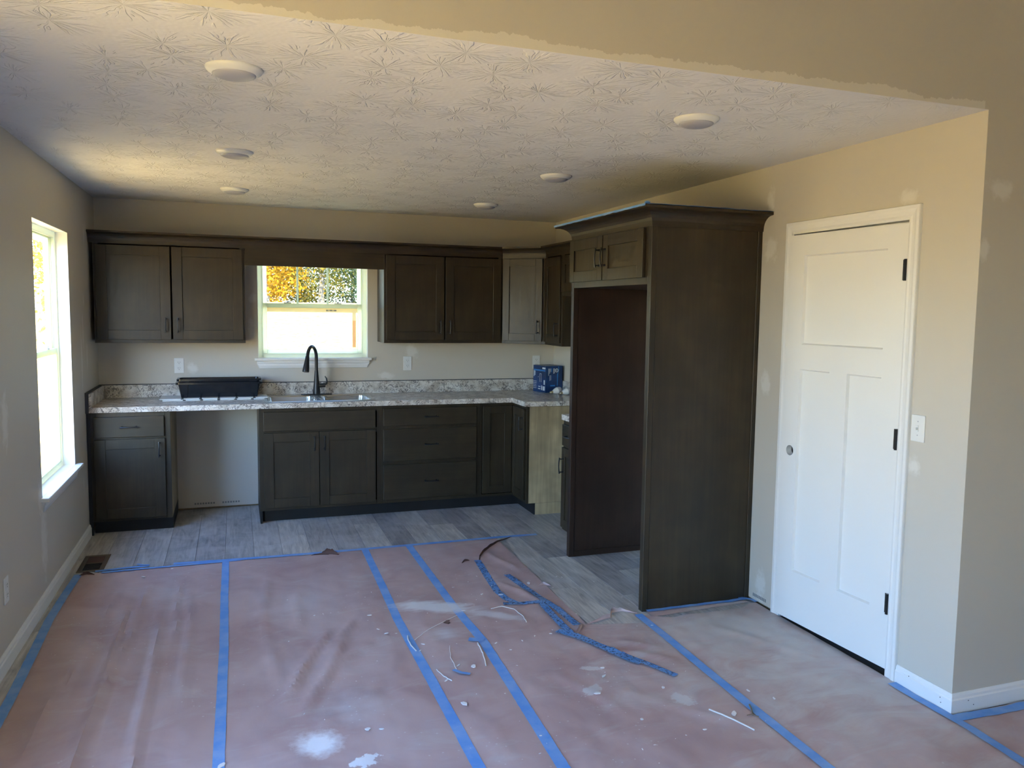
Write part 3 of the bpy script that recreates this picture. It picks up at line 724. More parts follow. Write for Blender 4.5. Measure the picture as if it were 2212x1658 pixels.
cr = obj('crown', b, M['wood_h'], r)
# blue tape left on top of the crown
bt = BM()
def strip_on(bm_, pts, half, z, amp=.0):
    pass
for (x0, x1, y0, y1) in ((-.09, w+.095, -.094, -.052), (w+.050, w+.095, -.092, dp+.0)):
    n_ = 40; lng = (x1-x0) > (y1-y0)
    rows = []
    for i in range(n_+1):
        t = i/n_
        zz = 2.1895+.003*mn.noise(Vector((t*14, x0*3, 1)))+.0015
        if lng: rows.append((bt.verts.new((x0+(x1-x0)*t, y0-.002*mn.noise(Vector((t*20, 3, 0))), zz)), bt.verts.new((x0+(x1-x0)*t, y1, zz))))
        else: rows.append((bt.verts.new((x0, y0+(y1-y0)*t, zz+.001)), bt.verts.new((x1+.002*mn.noise(Vector((t*20, 7, 0))), y0+(y1-y0)*t, zz+.001))))
    for a, c in zip(rows, rows[1:]): bt.faces.new((a[0], a[1], c[1], c[0]))
# the tape's hanging lip over the front edge
rows = []
for i in range(61):
    t = i/60; x = -.09+(w+.185)*t
    rows.append((bt.verts.new((x, -.0945, 2.1915)), bt.verts.new((x, -.0955-.002*abs(mn.noise(Vector((t*30, 0, 5)))), 2.1795+.004*mn.noise(Vector((t*25, 2, 2)))))))
for a, c in zip(rows, rows[1:]): bt.faces.new((a[0], a[1], c[1], c[0]))
lathe(bt, [(.0, 0), (.012, .002), (.016, .010), (.010, .016), (.002, .018)], 10, Matrix.Translation((w+.07, -.07, 2.1895)), cap=False)
bt_root = tag(obj('masking_tape', bt, M['tape']), 'blue painter tape along the top edge of the fridge surround crown', 'tape', 'strips of blue masking tape')
bt_root.location = (XP, YFAR, 0); bt_root.rotation_euler = (0, 0, R(-90))

# ------------------------------------------------------------------ countertops
CF = BF-.020; CX = 3.139
SK = (1.190, 2.028, -.590, -.065)           # sink cut-out
r = thing('countertop', 'speckled cream and brown laminate L-shaped countertop with backsplash', 'countertop', (1.6, -.3, CT-.038))
off = Vector((1.6, -.3, CT-.038))
b = BM(); z0, z1 = CT-.038, CT
i = .012
for q in ((.022, SK[0]+i, CF, -.001), (SK[1]-i, XR-.001, CF, -.001), (SK[0]+i, SK[1]-i, CF, SK[2]+i), (SK[0]+i, SK[1]-i, SK[3]-i, -.001), (CX, XR-.001, -.950, CF)):
    box(b, q[0], q[1], q[2], q[3], z0, z1)
bmesh.ops.translate(b, verts=b.verts[:], vec=-off); obj('worktop', b, M['counter'], r)
b = BM(); box(b, .040, XR-.001, -.020, -.001, CT, 1.016, .002); bmesh.ops.translate(b, verts=b.verts[:], vec=-off); obj('backsplash', b, M['counter'], r)
b = BM(); box(b, .022, .040, CF+.002, -.0205, CT, 1.012, .002); bmesh.ops.translate(b, verts=b.verts[:], vec=-off); obj('backsplash', b, M['counter'], r)
b = BM(); box(b, XR-.020, XR-.001, -.948, -.0205, CT, 1.016, .002); bmesh.ops.translate(b, verts=b.verts[:], vec=-off); obj('backsplash', b, M['counter'], r)
b = BM(); box(b, .002, XR-.002, -.014, -.0005, 1.0162, 1.021); box(b, .0005, .020, CF-.002, -.0145, CT-.04, 1.019); bmesh.ops.translate(b, verts=b.verts[:], vec=-off); e = obj('edge_strip', b, M['caulk'], r); e['label'] = 'dark edge strip against the wall'
r = thing('countertop', 'short piece of speckled laminate countertop on the narrow cabinet by the fridge panel', 'countertop', (CX, YR0, CT-.038))
b = BM(); box(b, 0, XR-CX-.001, YR1-YR0+.001, .010, 0, .038); obj('worktop', b, M['counter'], r)
b = BM(); box(b, XR-CX-.020, XR-CX-.001, YR1-YR0+.001, .010, .038, .139, .002); obj('backsplash', b, M['counter'], r)

# ------------------------------------------------------------------ sink and faucet
r = thing('kitchen_sink', 'stainless steel double-bowl sink set in the countertop', 'sink', (SK[0], SK[2], CT))
sw, sh = SK[1]-SK[0], SK[3]-SK[2]
def rrect(cx_, cy_, hx, hy, rad, n=8):
    p_ = []
    for q, (sx, sy) in enumerate(((1, 1), (-1, 1), (-1, -1), (1, -1))):
        for j in range(n+1):
            a = math.pi/2*(q+j/n); p_.append((cx_+sx*(hx-rad)+rad*math.cos(a), cy_+sy*(hy-rad)+rad*math.sin(a)))
    return p_
def ring(b_, pts, z): return [b_.verts.new((x, y, z)) for x, y in pts]
def bridge(b_, a, c):
    n_ = len(a)
    for j in range(n_): b_.faces.new((a[j], a[(j+1) % n_], c[(j+1) % n_], c[j]))
rim = BM()
for kx in (0, 1):
    cx_ = sw*(.25+.5*kx); hw = sw*.25
    bw, bh = hw-.032, sh/2-.060; by = sh/2-.028
    o1 = ring(rim, rrect(cx_, sh/2, hw, sh/2, .0005), .001); o2 = ring(rim, rrect(cx_, sh/2, hw-.004, sh/2-.006, .01), .006)
    i1 = ring(rim, rrect(cx_, by, bw+.006, bh+.006, .055), .005); i2 = ring(rim, rrect(cx_, by, bw, bh, .05), -.004)
    bridge(rim, o1, o2); bridge(rim, o2, i1); bridge(rim, i1, i2)
    bb_ = BM(); a = ring(bb_, rrect(cx_, by, bw, bh, .05), -.0035); c = ring(bb_, rrect(cx_, by, bw-.010, bh-.010, .05), -.150); d = ring(bb_, rrect(cx_, by, bw-.035, bh-.035, .04), -.172); e_ = ring(bb_, rrect(cx_, by, .045, .045, .0449), -.176)
    bridge(bb_, a, c); bridge(bb_, c, d); bridge(bb_, d, e_); bowl = obj('bowl', bb_, M['steel'], r, True)
    db = BM(); lathe(db, [(.044, -.178), (.045, -.172), (.034, -.174), (.010, -.176)], 20, Matrix.Translation((cx_, by, 0))); obj('drain', db, M['steel'], bowl)
obj('rim', rim, M['steel'], r, True)
FX, FY = 1.613, -.118
r = thing('faucet', 'dark bronze pull-down gooseneck faucet with side lever', 'faucet', (FX, FY, CT+.006))
b = BM(); hp = rrect(0, 0, .125, .028, .0275); a = ring(b, hp, 0); c = ring(b, rrect(0, 0, .123, .026, .0255), .007); bridge(b, a, c); b.faces.new(c); obj('deck_plate', b, M['faucet'], r)
b = BM(); lathe(b, [(.031, .006), (.030, .03), (.025, .07), (.021, .11), (.017, .16), (.0145, .20)], 20); obj('body', b, M['faucet'], r, True)
dirv = Vector((-.52, -.854, 0)); pts = [Vector((0, 0, .195)), Vector((0, 0, .28))]
for i in range(1, 15):
    a = math.pi*i/14*.93; pts.append(Vector((0, 0, .305))+dirv*(.078*(1-math.cos(a)))+Vector((0, 0, .095*math.sin(a))))
b = BM(); tube(b, pts, .0135, 12); obj('spout', b, M['faucet'], r, True)
e0, e1 = pts[-1], pts[-1]+(pts[-1]-pts[-2]).normalized()*.13
b = BM(); n_ = 6; tube(b, [e0.lerp(e1, t) for t in (0, .02, .25, .6, .92, 1)], [.0135, .0155, .0175, .023, .027, .026], 14); obj('spray_head', b, M['faucet'], r, True)
b = BM(); tube(b, [(.012, 0, .075), (.070, -.006, .078)], .0175, 14); hd = obj('lever_hub', b, M['faucet'], r, True)
b = BM(); tube(b, [(.064, -.004, .082), (.078, -.005, .092), (.083, -.004, .110), (.080, 0, .132), (.068, .004, .152)], [.009, .0085, .007, .0065, .004], 10); obj('lever', b, M['faucet'], hd, True)

# ------------------------------------------------------------------ things on the counter
def slat_panel(name, label, x0, x1, y0, y1, z0, rz):
    r = thing(name, label, 'panel', ((x0+x1)/2, (y0+y1)/2, z0), rz); w_, d_ = x1-x0, y1-y0; b = BM()
    box(b, -w_/2, w_/2, -d_/2, d_/2, 0, .007, .001); obj('board', b, M['plastic'], r)
    for i in range(1, 6):
        b = BM(); x = -w_/2+w_*i/6+.03; box(b, x-.006, x+.006, -d_/2+.0101, d_/2-.05, .0068, .0074)
        box(b, x-.010, x+.010, -d_/2-.0005, -d_/2+.010, .0015, .0074)
        obj('slot', b, M['slot'], r)
    return r
slat_panel('slotted_panel', 'white slotted panel lying flat on the counter, lower of the pair', .468, 1.200, -.335, -.075, CT+.001, 0)
slat_panel('slotted_panel', 'white slotted panel resting askew on the one beneath, under the black trays', .445, 1.222, -.315, -.060, CT+.009, R(.3))
def tray(label, z, hgt, w_, d_, nested):
    r = thing('plastic_tray', label, 'tray', (.870, -.165, z), R(.3)); b = BM(); t_ = .004
    o1 = ring(b, rrect(0, 0, w_/2-.022, d_/2-.016, .02), 0); o2 = ring(b, rrect(0, 0, w_/2, d_/2, .025), hgt); lip = ring(b, rrect(0, 0, w_/2+.014, d_/2+.012, .03), hgt+.001); lp2 = ring(b, rrect(0, 0, w_/2+.014, d_/2+.012, .03), hgt-.014)
    i2 = ring(b, rrect(0, 0, w_/2-t_, d_/2-t_, .022), hgt); i1 = ring(b, rrect(0, 0, w_/2-.024-t_, d_/2-.018-t_, .018), .005)
    bridge(b, o1, o2); b.faces.new(list(reversed(o1))); bridge(b, lp2, lip); bridge(b, lip, i2); bridge(b, i2, i1); b.faces.new(i1); bridge(b, o2, lp2)
    obj('tub', b, M['blackplastic'], r, True)
    for sxx in (-1, 1):
        b = BM(); xx = sxx*(w_/2-.046)
        if not nested: A_ = [(xx-.022, -d_/2+.004, 0), (xx+.022, -d_/2+.004, 0), (xx+.028, -d_/2-.012, hgt-.014), (xx-.028, -d_/2-.012, hgt-.014)]
        else: A_ = [(xx-.026, -d_/2-.009, .0885), (xx+.026, -d_/2-.009, .0885), (xx+.028, -d_/2-.011, hgt-.013), (xx-.028, -d_/2-.011, hgt-.013)]   # only the part above the lower rim
        B_ = [(x, y+.013, zz) for x, y, zz in A_]
        va = [b.verts.new(q) for q in A_]; vb = [b.verts.new(q) for q in B_]
        b.faces.new(va); b.faces.new(list(reversed(vb)))
        for j in range(4): b.faces.new((va[j], vb[j], vb[(j+1) % 4], va[(j+1) % 4]))
        obj('corner_post', b, M['blackplastic'], r)
    return r
tray('glossy black plastic tray on the white slotted panels, under a matching tray', CT+.017, .115, .600, .185, False)
tray('glossy black plastic tray nested inside the tray beneath it', CT+.046, .112, .586, .172, True)
# bulb carton
r = thing('light_bulb_carton', 'navy blue carton with white print standing in the counter corner', 'box', (3.556, -.312, CT+.0005), R(11))
cw, cd, ch = .178, .21, .236
b = BM(); box(b, 0, cw, 0, cd, 0, ch, .001); obj('carton', b, M['navy'], r)
def prints(name, rects, mat, face):
    b = BM()
    for a, c, z0, z1 in rects:
        if face == 'f': box(b, a, c, -.0006, .0002, z0, z1)
        else: box(b, -.0006, .0002, a, c, z0, z1)
    o = obj(name, b, M[mat], r); o['kind'] = 'stuff'; return o
prints('printed_text', [(.028, .032, .150, .214), (.036, .040, .165, .214), (.044, .047, .175, .214), (.052, .055, .185, .214), (.080, .084, .168, .214), (.087, .090, .168, .214), (.094, .097, .172, .214), (.042, .045, .105, .155), (.049, .051, .108, .155), (.056, .058, .110, .155)], 'print', 'f')
prints('printed_panel', [(.060, .066, .180, .214), (.120, .126, .060, .170), (.010, .0115, .09, .22), (.05, .10, .055, .068)], 'printblue', 'f')
b = BM(); lathe(b, [(.0175, 0), (.0175, .0008), (.011, .0008), (.011, 0)], 24, Matrix.Translation((.116, 0, .196)) @ Matrix.Rotation(R(90), 4, 'X'), cap=False); prism(b, [(.112, .190), (.112, .202), (.121, .196)], 1, -.0008, 0.0002); obj('printed_logo', b, M['print'], r)
b = BM()
for p0, p1 in (((.130, .232), (.138, .205)), ((.138, .205), (.128, .165)), ((.128, .165), (.124, .06))):
    dx_ = .003; quad(b, (p0[0]-dx_, -.0007, p0[1]), (p0[0]+dx_, -.0007, p0[1]), (p1[0]+dx_, -.0007, p1[1]), (p1[0]-dx_, -.0007, p1[1]))
obj('printed_panel', b, M['printblue'], r)
prints('printed_panel', [(.006, .200, .188, .200)], 'printblue', 's')
prints('printed_text', [(.004, .055, .208, .222), (.19, .20, .135, .195), (.175, .186, .145, .185), (.150, .205, .090, .094), (.150, .205, .075, .079), (.155, .205, .060, .064), (.150, .205, .045, .049), (.150, .205, .030, .034), (.012, .045, .018, .055), (.055, .07, .02, .06), (.085, .125, .025, .033), (.085, .120, .045, .053), (.012, .03, .07, .11), (.07, .074, .09, .165), (.095, .099, .09, .165), (.072, .097, .162, .166), (.12, .125, .13, .138)], 'print', 's')
def bulb(label, x, y, rz):
    r = thing('light_bulb', label, 'bulb', (x, y, CT+.0152), rz, 'loose bulbs by the navy carton')
    Mx = Matrix.Rotation(R(90), 4, 'Y')
    b = BM(); lathe(b, [(.0125, .018), (.018, .030), (.026, .050), (.0295, .066)], 20, Mx); obj('collar', b, M['bulb'], r, True)
    b = BM(); lathe(b, [(.0293, .066), (.030, .078), (.0275, .093), (.020, .105), (.010, .111), (.001, .112)], 20, Mx); obj('globe', b, M['lens'], r, True)
    b = BM(); pr = []
    for i in range(9): pr.append((.0125 if i % 2 else .0115, -.004+.0028*i))
    lathe(b, [(.003, -.012), (.006, -.010), (.009, -.006)]+pr, 14, Mx); obj('screw_base', b, M['brass'], r, True)
    r.rotation_euler = (0, R(-12.5), rz)        # resting on the globe and the tip of the screw base
bulb('white light bulb lying in front of the navy carton', 3.563, -.428, R(10))
bulb('white light bulb lying between the navy carton and the fridge side', 3.622, -.505, R(12))

# ------------------------------------------------------------------ outlets and switch
def outlet(label, loc, rz, group='duplex outlets'):
    r = thing('wall_outlet', label, 'outlet', loc, rz, group)
    b = BM(); box(b, -.036, .036, -.006, 0, -.060, .060, .003, 2); obj('cover_plate', b, M['plastic'], r)
    for s in (-1, 1):
        b = BM(); lathe(b, [(.0165, .005), (.0165, .0075), (.0155, .008)], 20, Matrix.Translation((0, 0, s*.0225)) @ Matrix.Rotation(R(90), 4, 'X')); f = obj('receptacle', b, M['plastic'], r)
        b = BM(); z = s*.0225
        box(b, -.0075, -.0055, -.0086, -.0079, z-.001, z+.008); box(b, .0055, .0075, -.0086, -.0079, z, z+.007); lathe(b, [(.0024, .0079), (.0024, .0086)], 8, Matrix.Translation((0, 0, z-.008)) @ Matrix.Rotation(R(90), 4, 'X')); obj('slot', b, M['slot'], f)
    return r
outlet('white outlet above the backsplash over the black trays', (.570, 0, 1.163), 0)
outlet('white outlet above the backsplash right of the sink window', (2.390, 0, 1.166), 0)
outlet('white outlet half hidden behind the navy carton', (3.580, 0, 1.168), 0)
outlet('white outlet low on the wall with the tall window', (0, -2.832, .348), R(90))
r = thing('light_switch', 'white toggle switch beside the pantry door', 'switch', (XR, -4.292, 1.155), R(-90))
b = BM(); box(b, -.037, .037, -.006, 0, -.058, .058, .003, 2); obj('cover_plate', b, M['plastic'], r)
b = BM(); box(b, -.005, .005, -.0085, -.005, -.013, .013); box(b, -.0042, .0042, -.020, -.005, -.006, .004, .001); obj('toggle', b, M['plastic'], r)
for s in (-1, 1):
    b = BM(); lathe(b, [(.003, .0055), (.003, .0066)], 10, Matrix.Translation((0, 0, s*.030)) @ Matrix.Rotation(R(90), 4, 'X')); obj('screw', b, M['lens'], r)

# ------------------------------------------------------------------ ceiling lights
def downlight(label, x, y):
    r = thing('ceiling_light', label, 'light', (x, y, H), 0, 'round disc lights on the kitchen ceiling')
    b = BM(); lathe(b, [(.094, 0), (.094, -.004), (.090, -.010), (.078, -.019), (.072, -.021), (.070, -.020)], 48, cap=False); obj('trim_ring', b, M['plastic'], r, True)
    b = BM(); pr = [(.071, -.019)]
    for i in range(1, 9): a = i/8*math.pi/2; pr.append((max(.001, .071*math.cos(a)), -.019-.018*math.sin(a)))
    lathe(b, pr, 48); obj('lens', b, M['lens'], r, True)
for y, wv in ((-3.965, 'near the header over the kitchen opening'), (-2.385, 'midway along the kitchen ceiling'), (-.935, 'close to the wall cabinets')):
    for x, ws in ((1.003, 'on the tall window side'), (2.805, 'on the refrigerator side')): downlight('white disc ceiling light %s, %s' % (wv, ws), x, y)

# ------------------------------------------------------------------ floor register
r = thing('floor_register', 'brown floor register by the baseboard below the tall window', 'vent', (.128, -1.318, 0))
b = BM(); box(b, -.075, .075, -.178, -.145, 0, .004, .0015); box(b, -.075, .075, .145, .178, 0, .004, .0015); box(b, -.075, -.048, -.145, .145, 0, .004, .0015); box(b, .048, .075, -.145, .145, 0, .004, .0015); box(b, -.048, .048, -.006, .006, 0, .004); obj('register_frame', b, M['vent'], r)
b = BM(); box(b, -.048, .048, .006, .145, .0, .0015); obj('damper', b, M['brown'] if 'brown' in M else M['leafcurl'], r)
b = BM(); box(b, -.048, .048, -.145, -.006, .0, .0006); obj('duct', b, M['slot'], r)
for i in range(6):
    b = BM(); y = -.135+i*.024; box(b, -.047, .047, y-.001, y+.001, .0, .003); obj('louver', b, M['slot'], r)

# ------------------------------------------------------------------ rosin paper on the floor
SEAMS = (.075, .912, 1.786, 2.092, 3.010)
FOLDS = [  # x0,y0,x1,y1,height,width
 (.42, -2.0, .44, -4.6, .013, .016), (.50, -1.8, .46, -3.0, .008, .012), (.50, -2.3, .36, -4.6, .008, .014), (.59, -2.2, .64, -4.6, .008, .014), (.73, -2.0, .77, -3.6, .006, .018), (.30, -2.0, .22, -4.4, .006, .012), (.34, -1.8, .30, -3.4, .006, .011), (.66, -1.75, .68, -2.9, .005, .013),
 (1.09, -2.1, 1.14, -3.5, .008, .024), (1.42, -2.85, 1.13, -3.65, .014, .024), (1.50, -2.95, 1.22, -3.75, .012, .022), (1.56, -2.75, 1.34, -3.25, .009, .020), (1.17, -1.9, 1.07, -2.75, .008, .026), (1.60, -3.1, 1.30, -3.4, .008, .02), (1.30, -2.2, 1.26, -2.9, .006, .03),
 (1.40, -3.75, 1.25, -3.85, .007, .02), (1.55, -3.6, 1.36, -3.75, .006, .02), (2.45, -2.4, 2.62, -2.9, .006, .02), (2.55, -1.8, 2.66, -2.3, .006, .02), (2.75, -3.45, 2.92, -3.6, .006, .022), (2.62, -3.5, 2.95, -3.75, .006, .02), (2.3, -3.6, 2.5, -4.2, .004, .03), (3.3, -3.4, 3.6, -4.0, .004, .03), (2.5, -3.9, 2.9, -4.4, .004, .025)]
FA = np.array(FOLDS)
def height(X, Y):
    X = np.asarray(X, float); Y = np.asarray(Y, float)
    h = np.zeros_like(X)
    for x0, y0, x1, y1, a, w_ in FOLDS:
        dx, dy = x1-x0, y1-y0; L2 = dx*dx+dy*dy; t = ((X-x0)*dx+(Y-y0)*dy)/L2; tc = np.clip(t, 0, 1)
        wob = .007*np.sin(tc*9+x0*40)
        d2 = (X-x0-tc*dx-wob)**2+(Y-y0-tc*dy)**2; fade = np.clip(np.minimum(tc, 1-tc)*5, 0, 1)
        h = np.maximum(h, (1.8 if x0 < .9 else 1.3)*a*np.exp(-d2/(2*(.7*w_)**2))*fade)
    h = h+.0016*(1+np.sin(X*23+2.1*np.sin(Y*3.1))*np.sin(Y*5.3+X*4))+.0012*(1+np.sin(X*51+Y*13)*np.sin(Y*17-X*9))
    m = np.ones_like(X)
    for s in SEAMS: m = np.minimum(m, np.clip((np.abs(X-s)-.015)/.10, 0, 1))
    m = np.minimum(m, np.clip((-1.53-Y)/.12, 0, 1)) if True else m
    m = m*m*(3-2*m)
    return h*m
def sheet(label, xl, xr, yt, yb, lay, nx=36, dy=.025):
    n_ = int((yt(.5)-yb)/dy); bm_ = BM(); rows = []
    U = np.linspace(0, 1, nx)
    YT = np.array([yt(u) for u in U])
    for j in range(n_+1):
        v = j/n_; Yr = YT+(yb-YT)*v; Xr = np.array([xl(y)+(xr(y)-xl(y))*u for u, y in zip(U, Yr)])
        Z = .0012+lay+height(Xr, Yr)
        rows.append([bm_.verts.new((float(x), float(y), float(z))) for x, y, z in zip(Xr, Yr, Z)])
    for a, c in zip(rows, rows[1:]):
        for i_ in range(nx-1): bm_.faces.new((a[i_], a[i_+1], c[i_+1], c[i_]))
    return tag(obj('rosin_paper_sheet', bm_, M['paper'], smooth=True), label, 'paper', 'rosin paper sheets covering the floor')
def jag(y, s, a=.006): return a*mn.noise(Vector((y*9, s, 0)))+a*.5*mn.noise(Vector((y*31, s, 2)))
YE = -9.6
sheet('red rosin paper sheet lying along the wall with the tall window', lambda y: .066+jag(y, 1), lambda y: .925, lambda u: -1.535+.012*u, YE, .0, 44)
sheet('red rosin paper sheet with diagonal wrinkles and a white overspray blotch', lambda y: .900, lambda y: 1.800, lambda u: -1.525-.01*math.sin(u*3)+.006*mn.noise(Vector((u*20, 0, 0))), YE, .0009, 44)
sheet('narrow red rosin paper strip between two long blue tapes', lambda y: 1.775, lambda y: 2.105, lambda u: -1.525, YE, .0018, 18)
def d_right(y):
    if y > -3.20: return 2.728+.03*(y+1.55)/1.65*1.0+jag(y, 4, .010)
    t = min(1, (-3.20-y)/.10); return 2.69+(3.025-2.69)*t*t*(3-2*t)
sheet('red rosin paper sheet with torn edge beside the bare planks', lambda y: 2.080, d_right, lambda u: -1.53+.01*u+.006*mn.noise(Vector((u*14, 5, 0))), YE, .0008, 40)
def e_top(u):
    x = 2.995+u*.755
    if x < 3.15: return -3.150-.10*(x-2.995)/.155
    return -3.255+.020*mn.noise(Vector((x*9, 0, 3)))+(.05 if x > 3.6 else 0)*(x-3.6)/.15
sheet('dusty red rosin paper sheet in front of the pantry door', lambda y: 2.995, lambda y: 3.742 if y > -4.52 else 3.742, e_top, YE, .0014, 36)
sheet('red rosin paper sheet along the wall right of the corner', lambda y: 3.700, lambda y: 4.62, lambda u: -4.568, YE, .0004, 36, .04)
sheet('red rosin paper sheet farther along the living room wall', lambda y: 4.60, lambda y: 5.52, lambda u: -4.568, YE, .0060, 12, .1)
# loose strip of paper taped along the foot of the fridge panel
bm_ = BM(); rows = []
for i_ in range(41):
    t = i_/40; x = 3.085+.625*t; zz = .0030
    fr = .085*(1-.35*t)+.008*mn.noise(Vector((t*16, 9, 0)))+(.03*mn.noise(Vector((t*60, 3, 1))) if t > .9 else 0)
    rows.append([bm_.verts.new((x, -3.131-fr*q, zz+.004*math.sin(q*3)*(.4+.6*mn.noise(Vector((t*5, 1, 1)))**2))) for q in (0, .25, .5, .75, 1)])
for a, c in zip(rows, rows[1:]):
    for j in range(4): bm_.faces.new((a[j], a[j+1], c[j+1], c[j]))
tag(obj('rosin_paper_strip', bm_, M['paper'], smooth=True), 'torn rosin paper strip taped along the foot of the fridge surround', 'paper')

# torn, curled paper bits
def curl(label, pts, hgt, wid, name='torn_paper_curl', mat='paper', lean=.4):
    bm__ = BM(); P_ = [Vector((x, y, 0)) for x, y in pts]; rows_ = []
    dense = []
    for a, c in zip(P_, P_[1:]):
        for j in range(6): dense.append(a.lerp(c, j/6))
    dense.append(P_[-1]); n__ = len(dense)
    for i__, p_ in enumerate(dense):
        t = (dense[min(i__+1, n__-1)]-dense[max(i__-1, 0)]).normalized(); nn = Vector((-t.y, t.x, 0)); e__ = math.sin(math.pi*(i__+.3)/(n__-.4))
        hh = hgt*max(.15, e__)*(.7+.5*abs(mn.noise(Vector((i__*.7, hgt*50, 0))))); z0_ = .003+float(height([p_.x], [p_.y])[0])
        row = []
        for q in range(5):
            a = q/4*1.9
            row.append(bm__.verts.new(p_+nn*(wid*(math.sin(a)*lean-(1-lean)*.3*q/4))+Vector((0, 0, z0_+hh*(1-math.cos(a))/1.32))))
        rows_.append(row)
    for a, c in zip(rows_, rows_[1:]):
        for j in range(4): bm__.faces.new((a[j], a[j+1], c[j+1], c[j]))
    return tag(obj(name, bm__, M[mat], smooth=True), label, 'paper scrap', 'torn curled paper edges')
curl('curled torn paper edge sweeping to the end of the cross tape', [(2.474, -1.988), (2.497, -1.918), (2.54, -1.84), (2.62, -1.73), (2.71, -1.63), (2.87, -1.505)], .022, .03, mat='leafcurl')
curl('crumpled torn paper lump sticking up at the cross tape', [(1.50, -1.545), (1.53, -1.56), (1.57, -1.57), (1.61, -1.60)], .045, .05, mat='leafcurl')
curl('thin torn paper sliver beside the crumpled lump', [(1.44, -1.555), (1.50, -1.56), (1.55, -1.575)], .012, .02, mat='leafcurl')
curl('curled paper lip at the edge of the bare planks by the fridge panel', [(2.70, -3.215), (2.78, -3.19), (2.86, -3.165), (2.895, -3.10), (2.955, -3.095), (3.02, -3.15)], .030, .028)
curl('pointed paper flap folded up at the end of the gravelly tape', [(2.575, -3.345), (2.62, -3.29), (2.68, -3.20)], .030, .022)
curl('small brown twist of paper at the head of the short gravelly tape', [(2.345, -2.02), (2.37, -1.995), (2.405, -1.985)], .018, .02, mat='leafcurl')
curl('small torn curl on the ragged sheet edge', [(2.665, -2.58), (2.70, -2.56), (2.73, -2.60)], .020, .025)
curl('torn paper bit by the floor register', [(.085, -1.575), (.12, -1.555), (.165, -1.575)], .022, .022, mat='leafcurl')

# ------------------------------------------------------------------ blue masking tape
def tape(label, pts, wd=.046, mat='tape', z=.0042, rough_edge=.0015):
    bm__ = BM(); P_ = [Vector((x, y, 0)) for x, y in pts]; dense = []
    for a, c in zip(P_, P_[1:]):
        n__ = max(2, int((c-a).length/.03))
        for j in range(n__): dense.append(a.lerp(c, j/n__))
    dense.append(P_[-1]); n__ = len(dense); rows_ = []
    for i__, p_ in enumerate(dense):
        t = (dense[min(i__+1, n__-1)]-dense[max(i__-1, 0)]).normalized(); nn = Vector((-t.y, t.x, 0)); row = []
        for q in range(5):
            f = -1+q/2; e__ = rough_edge*mn.noise(Vector((p_.x*30+q, p_.y*30, f)))
            v = p_+nn*(f*wd/2+e__); v.z = z+float(height([v.x], [v.y])[0])+.0006*mn.noise(v*40)
            row.append(bm__.verts.new(v))
        rows_.append(row)
    for a, c in zip(rows_, rows_[1:]):
        for j in range(4): bm__.faces.new((a[j], a[j+1], c[j+1], c[j]))
    return tag(obj('masking_tape', bm__, M[mat], smooth=True), label, 'tape', 'strips of blue masking tape')
tape('blue tape running along the baseboard under the tall window', [(.075, -1.54), (.066, -1.9), (.062, -2.3), (.078, -2.75), (.092, -3.2), (.10, -3.8), (.10, -4.6)], .044)
tape('blue tape edging the paper across the floor, ending on bare planks', [(.60, -1.482), (.90, -1.500), (1.50, -1.515), (2.09, -1.512), (2.75, -1.503), (3.045, -1.512)], .044)
tape('thin blue tape edging the paper near the floor register', [(.20, -1.545), (.40, -1.535), (.90, -1.530), (1.00, -1.525)], .028, z=.0050)
tape('short blue tape piece beside the floor register', [(.16, -1.505), (.30, -1.485), (.46, -1.478)], .034)
tape('long blue tape between the wrinkled sheet and the sheet by the tall window', [(.910, -1.52), (.910, -2.2), (.916, -2.94), (.910, -4.02), (.910, -5.2)], .042)
tape('long blue tape left of the narrow paper strip', [(1.795, -1.53), (1.785, -2.2), (1.772, -2.85), (1.780, -3.5), (1.787, -4.31), (1.79, -5.4)], .047)
tape('long blue tape right of the narrow paper strip', [(2.097, -1.49), (2.098, -2.1), (2.10, -2.73), (2.120, -3.25), (2.10, -3.8), (2.075, -4.40), (2.07, -5.4)], .049)
tape('blue tape running from the fridge panel corner past the pantry door', [(3.020, -3.165), (3.012, -3.56), (2.998, -3.91), (2.990, -4.25), (2.983, -4.70), (2.98, -5.6)], .048, z=.0055)
tape('dusty blue tape along the baseboard by the wall corner and into the living room', [(3.716, -4.26), (3.712, -4.40), (3.714, -4.56), (3.712, -4.68), (3.690, -4.93), (3.66, -5.5), (3.64, -6.2)], .046, z=.0062)
tape('dusty blue tape along the baseboard right of the wall corner', [(3.735, -4.592), (3.90, -4.600), (4.20, -4.604), (5.2, -4.60)], .050)
tape('blue tape along the foot of the fridge surround', [(3.085, -3.143), (3.40, -3.146), (3.735, -3.148)], .030, z=.0068)
tape('short dark blue tape tab at the wall end of the fridge surround', [(3.690, -3.120), (3.742, -3.175), (3.745, -3.215)], .030, z=.0085)
G = 'tape_rough'
tape('short gravelly blue tape bending at its lower end', [(2.455, -1.985), (2.425, -2.30), (2.400, -2.60), (2.412, -2.72), (2.445, -2.80)], .044, G)
tape('gravelly blue tape laid crosswise between two short tapes', [(2.370, -2.800), (2.45, -2.815), (2.60, -2.845)], .040, G, z=.0062)
tape('gravelly blue tape following the torn sheet edge', [(2.545, -2.33), (2.57, -2.55), (2.590, -2.75), (2.628, -2.95), (2.640, -3.215)], .044, G, z=.0075)
tape('gravelly blue tape branching from the crosswise tape', [(2.575, -2.86), (2.568, -3.05), (2.565, -3.30)], .042, G, z=.0088)
tape('gravelly blue tape trailing off towards the living room', [(2.515, -3.255), (2.575, -3.345), (2.655, -3.53), (2.715, -3.69), (2.745, -3.73)], .050, G, z=.0105)
tape('thin gravelly blue tape tail past the trailing piece', [(2.70, -3.60), (2.755, -3.72), (2.831, -3.90)], .034, G, z=.0092)
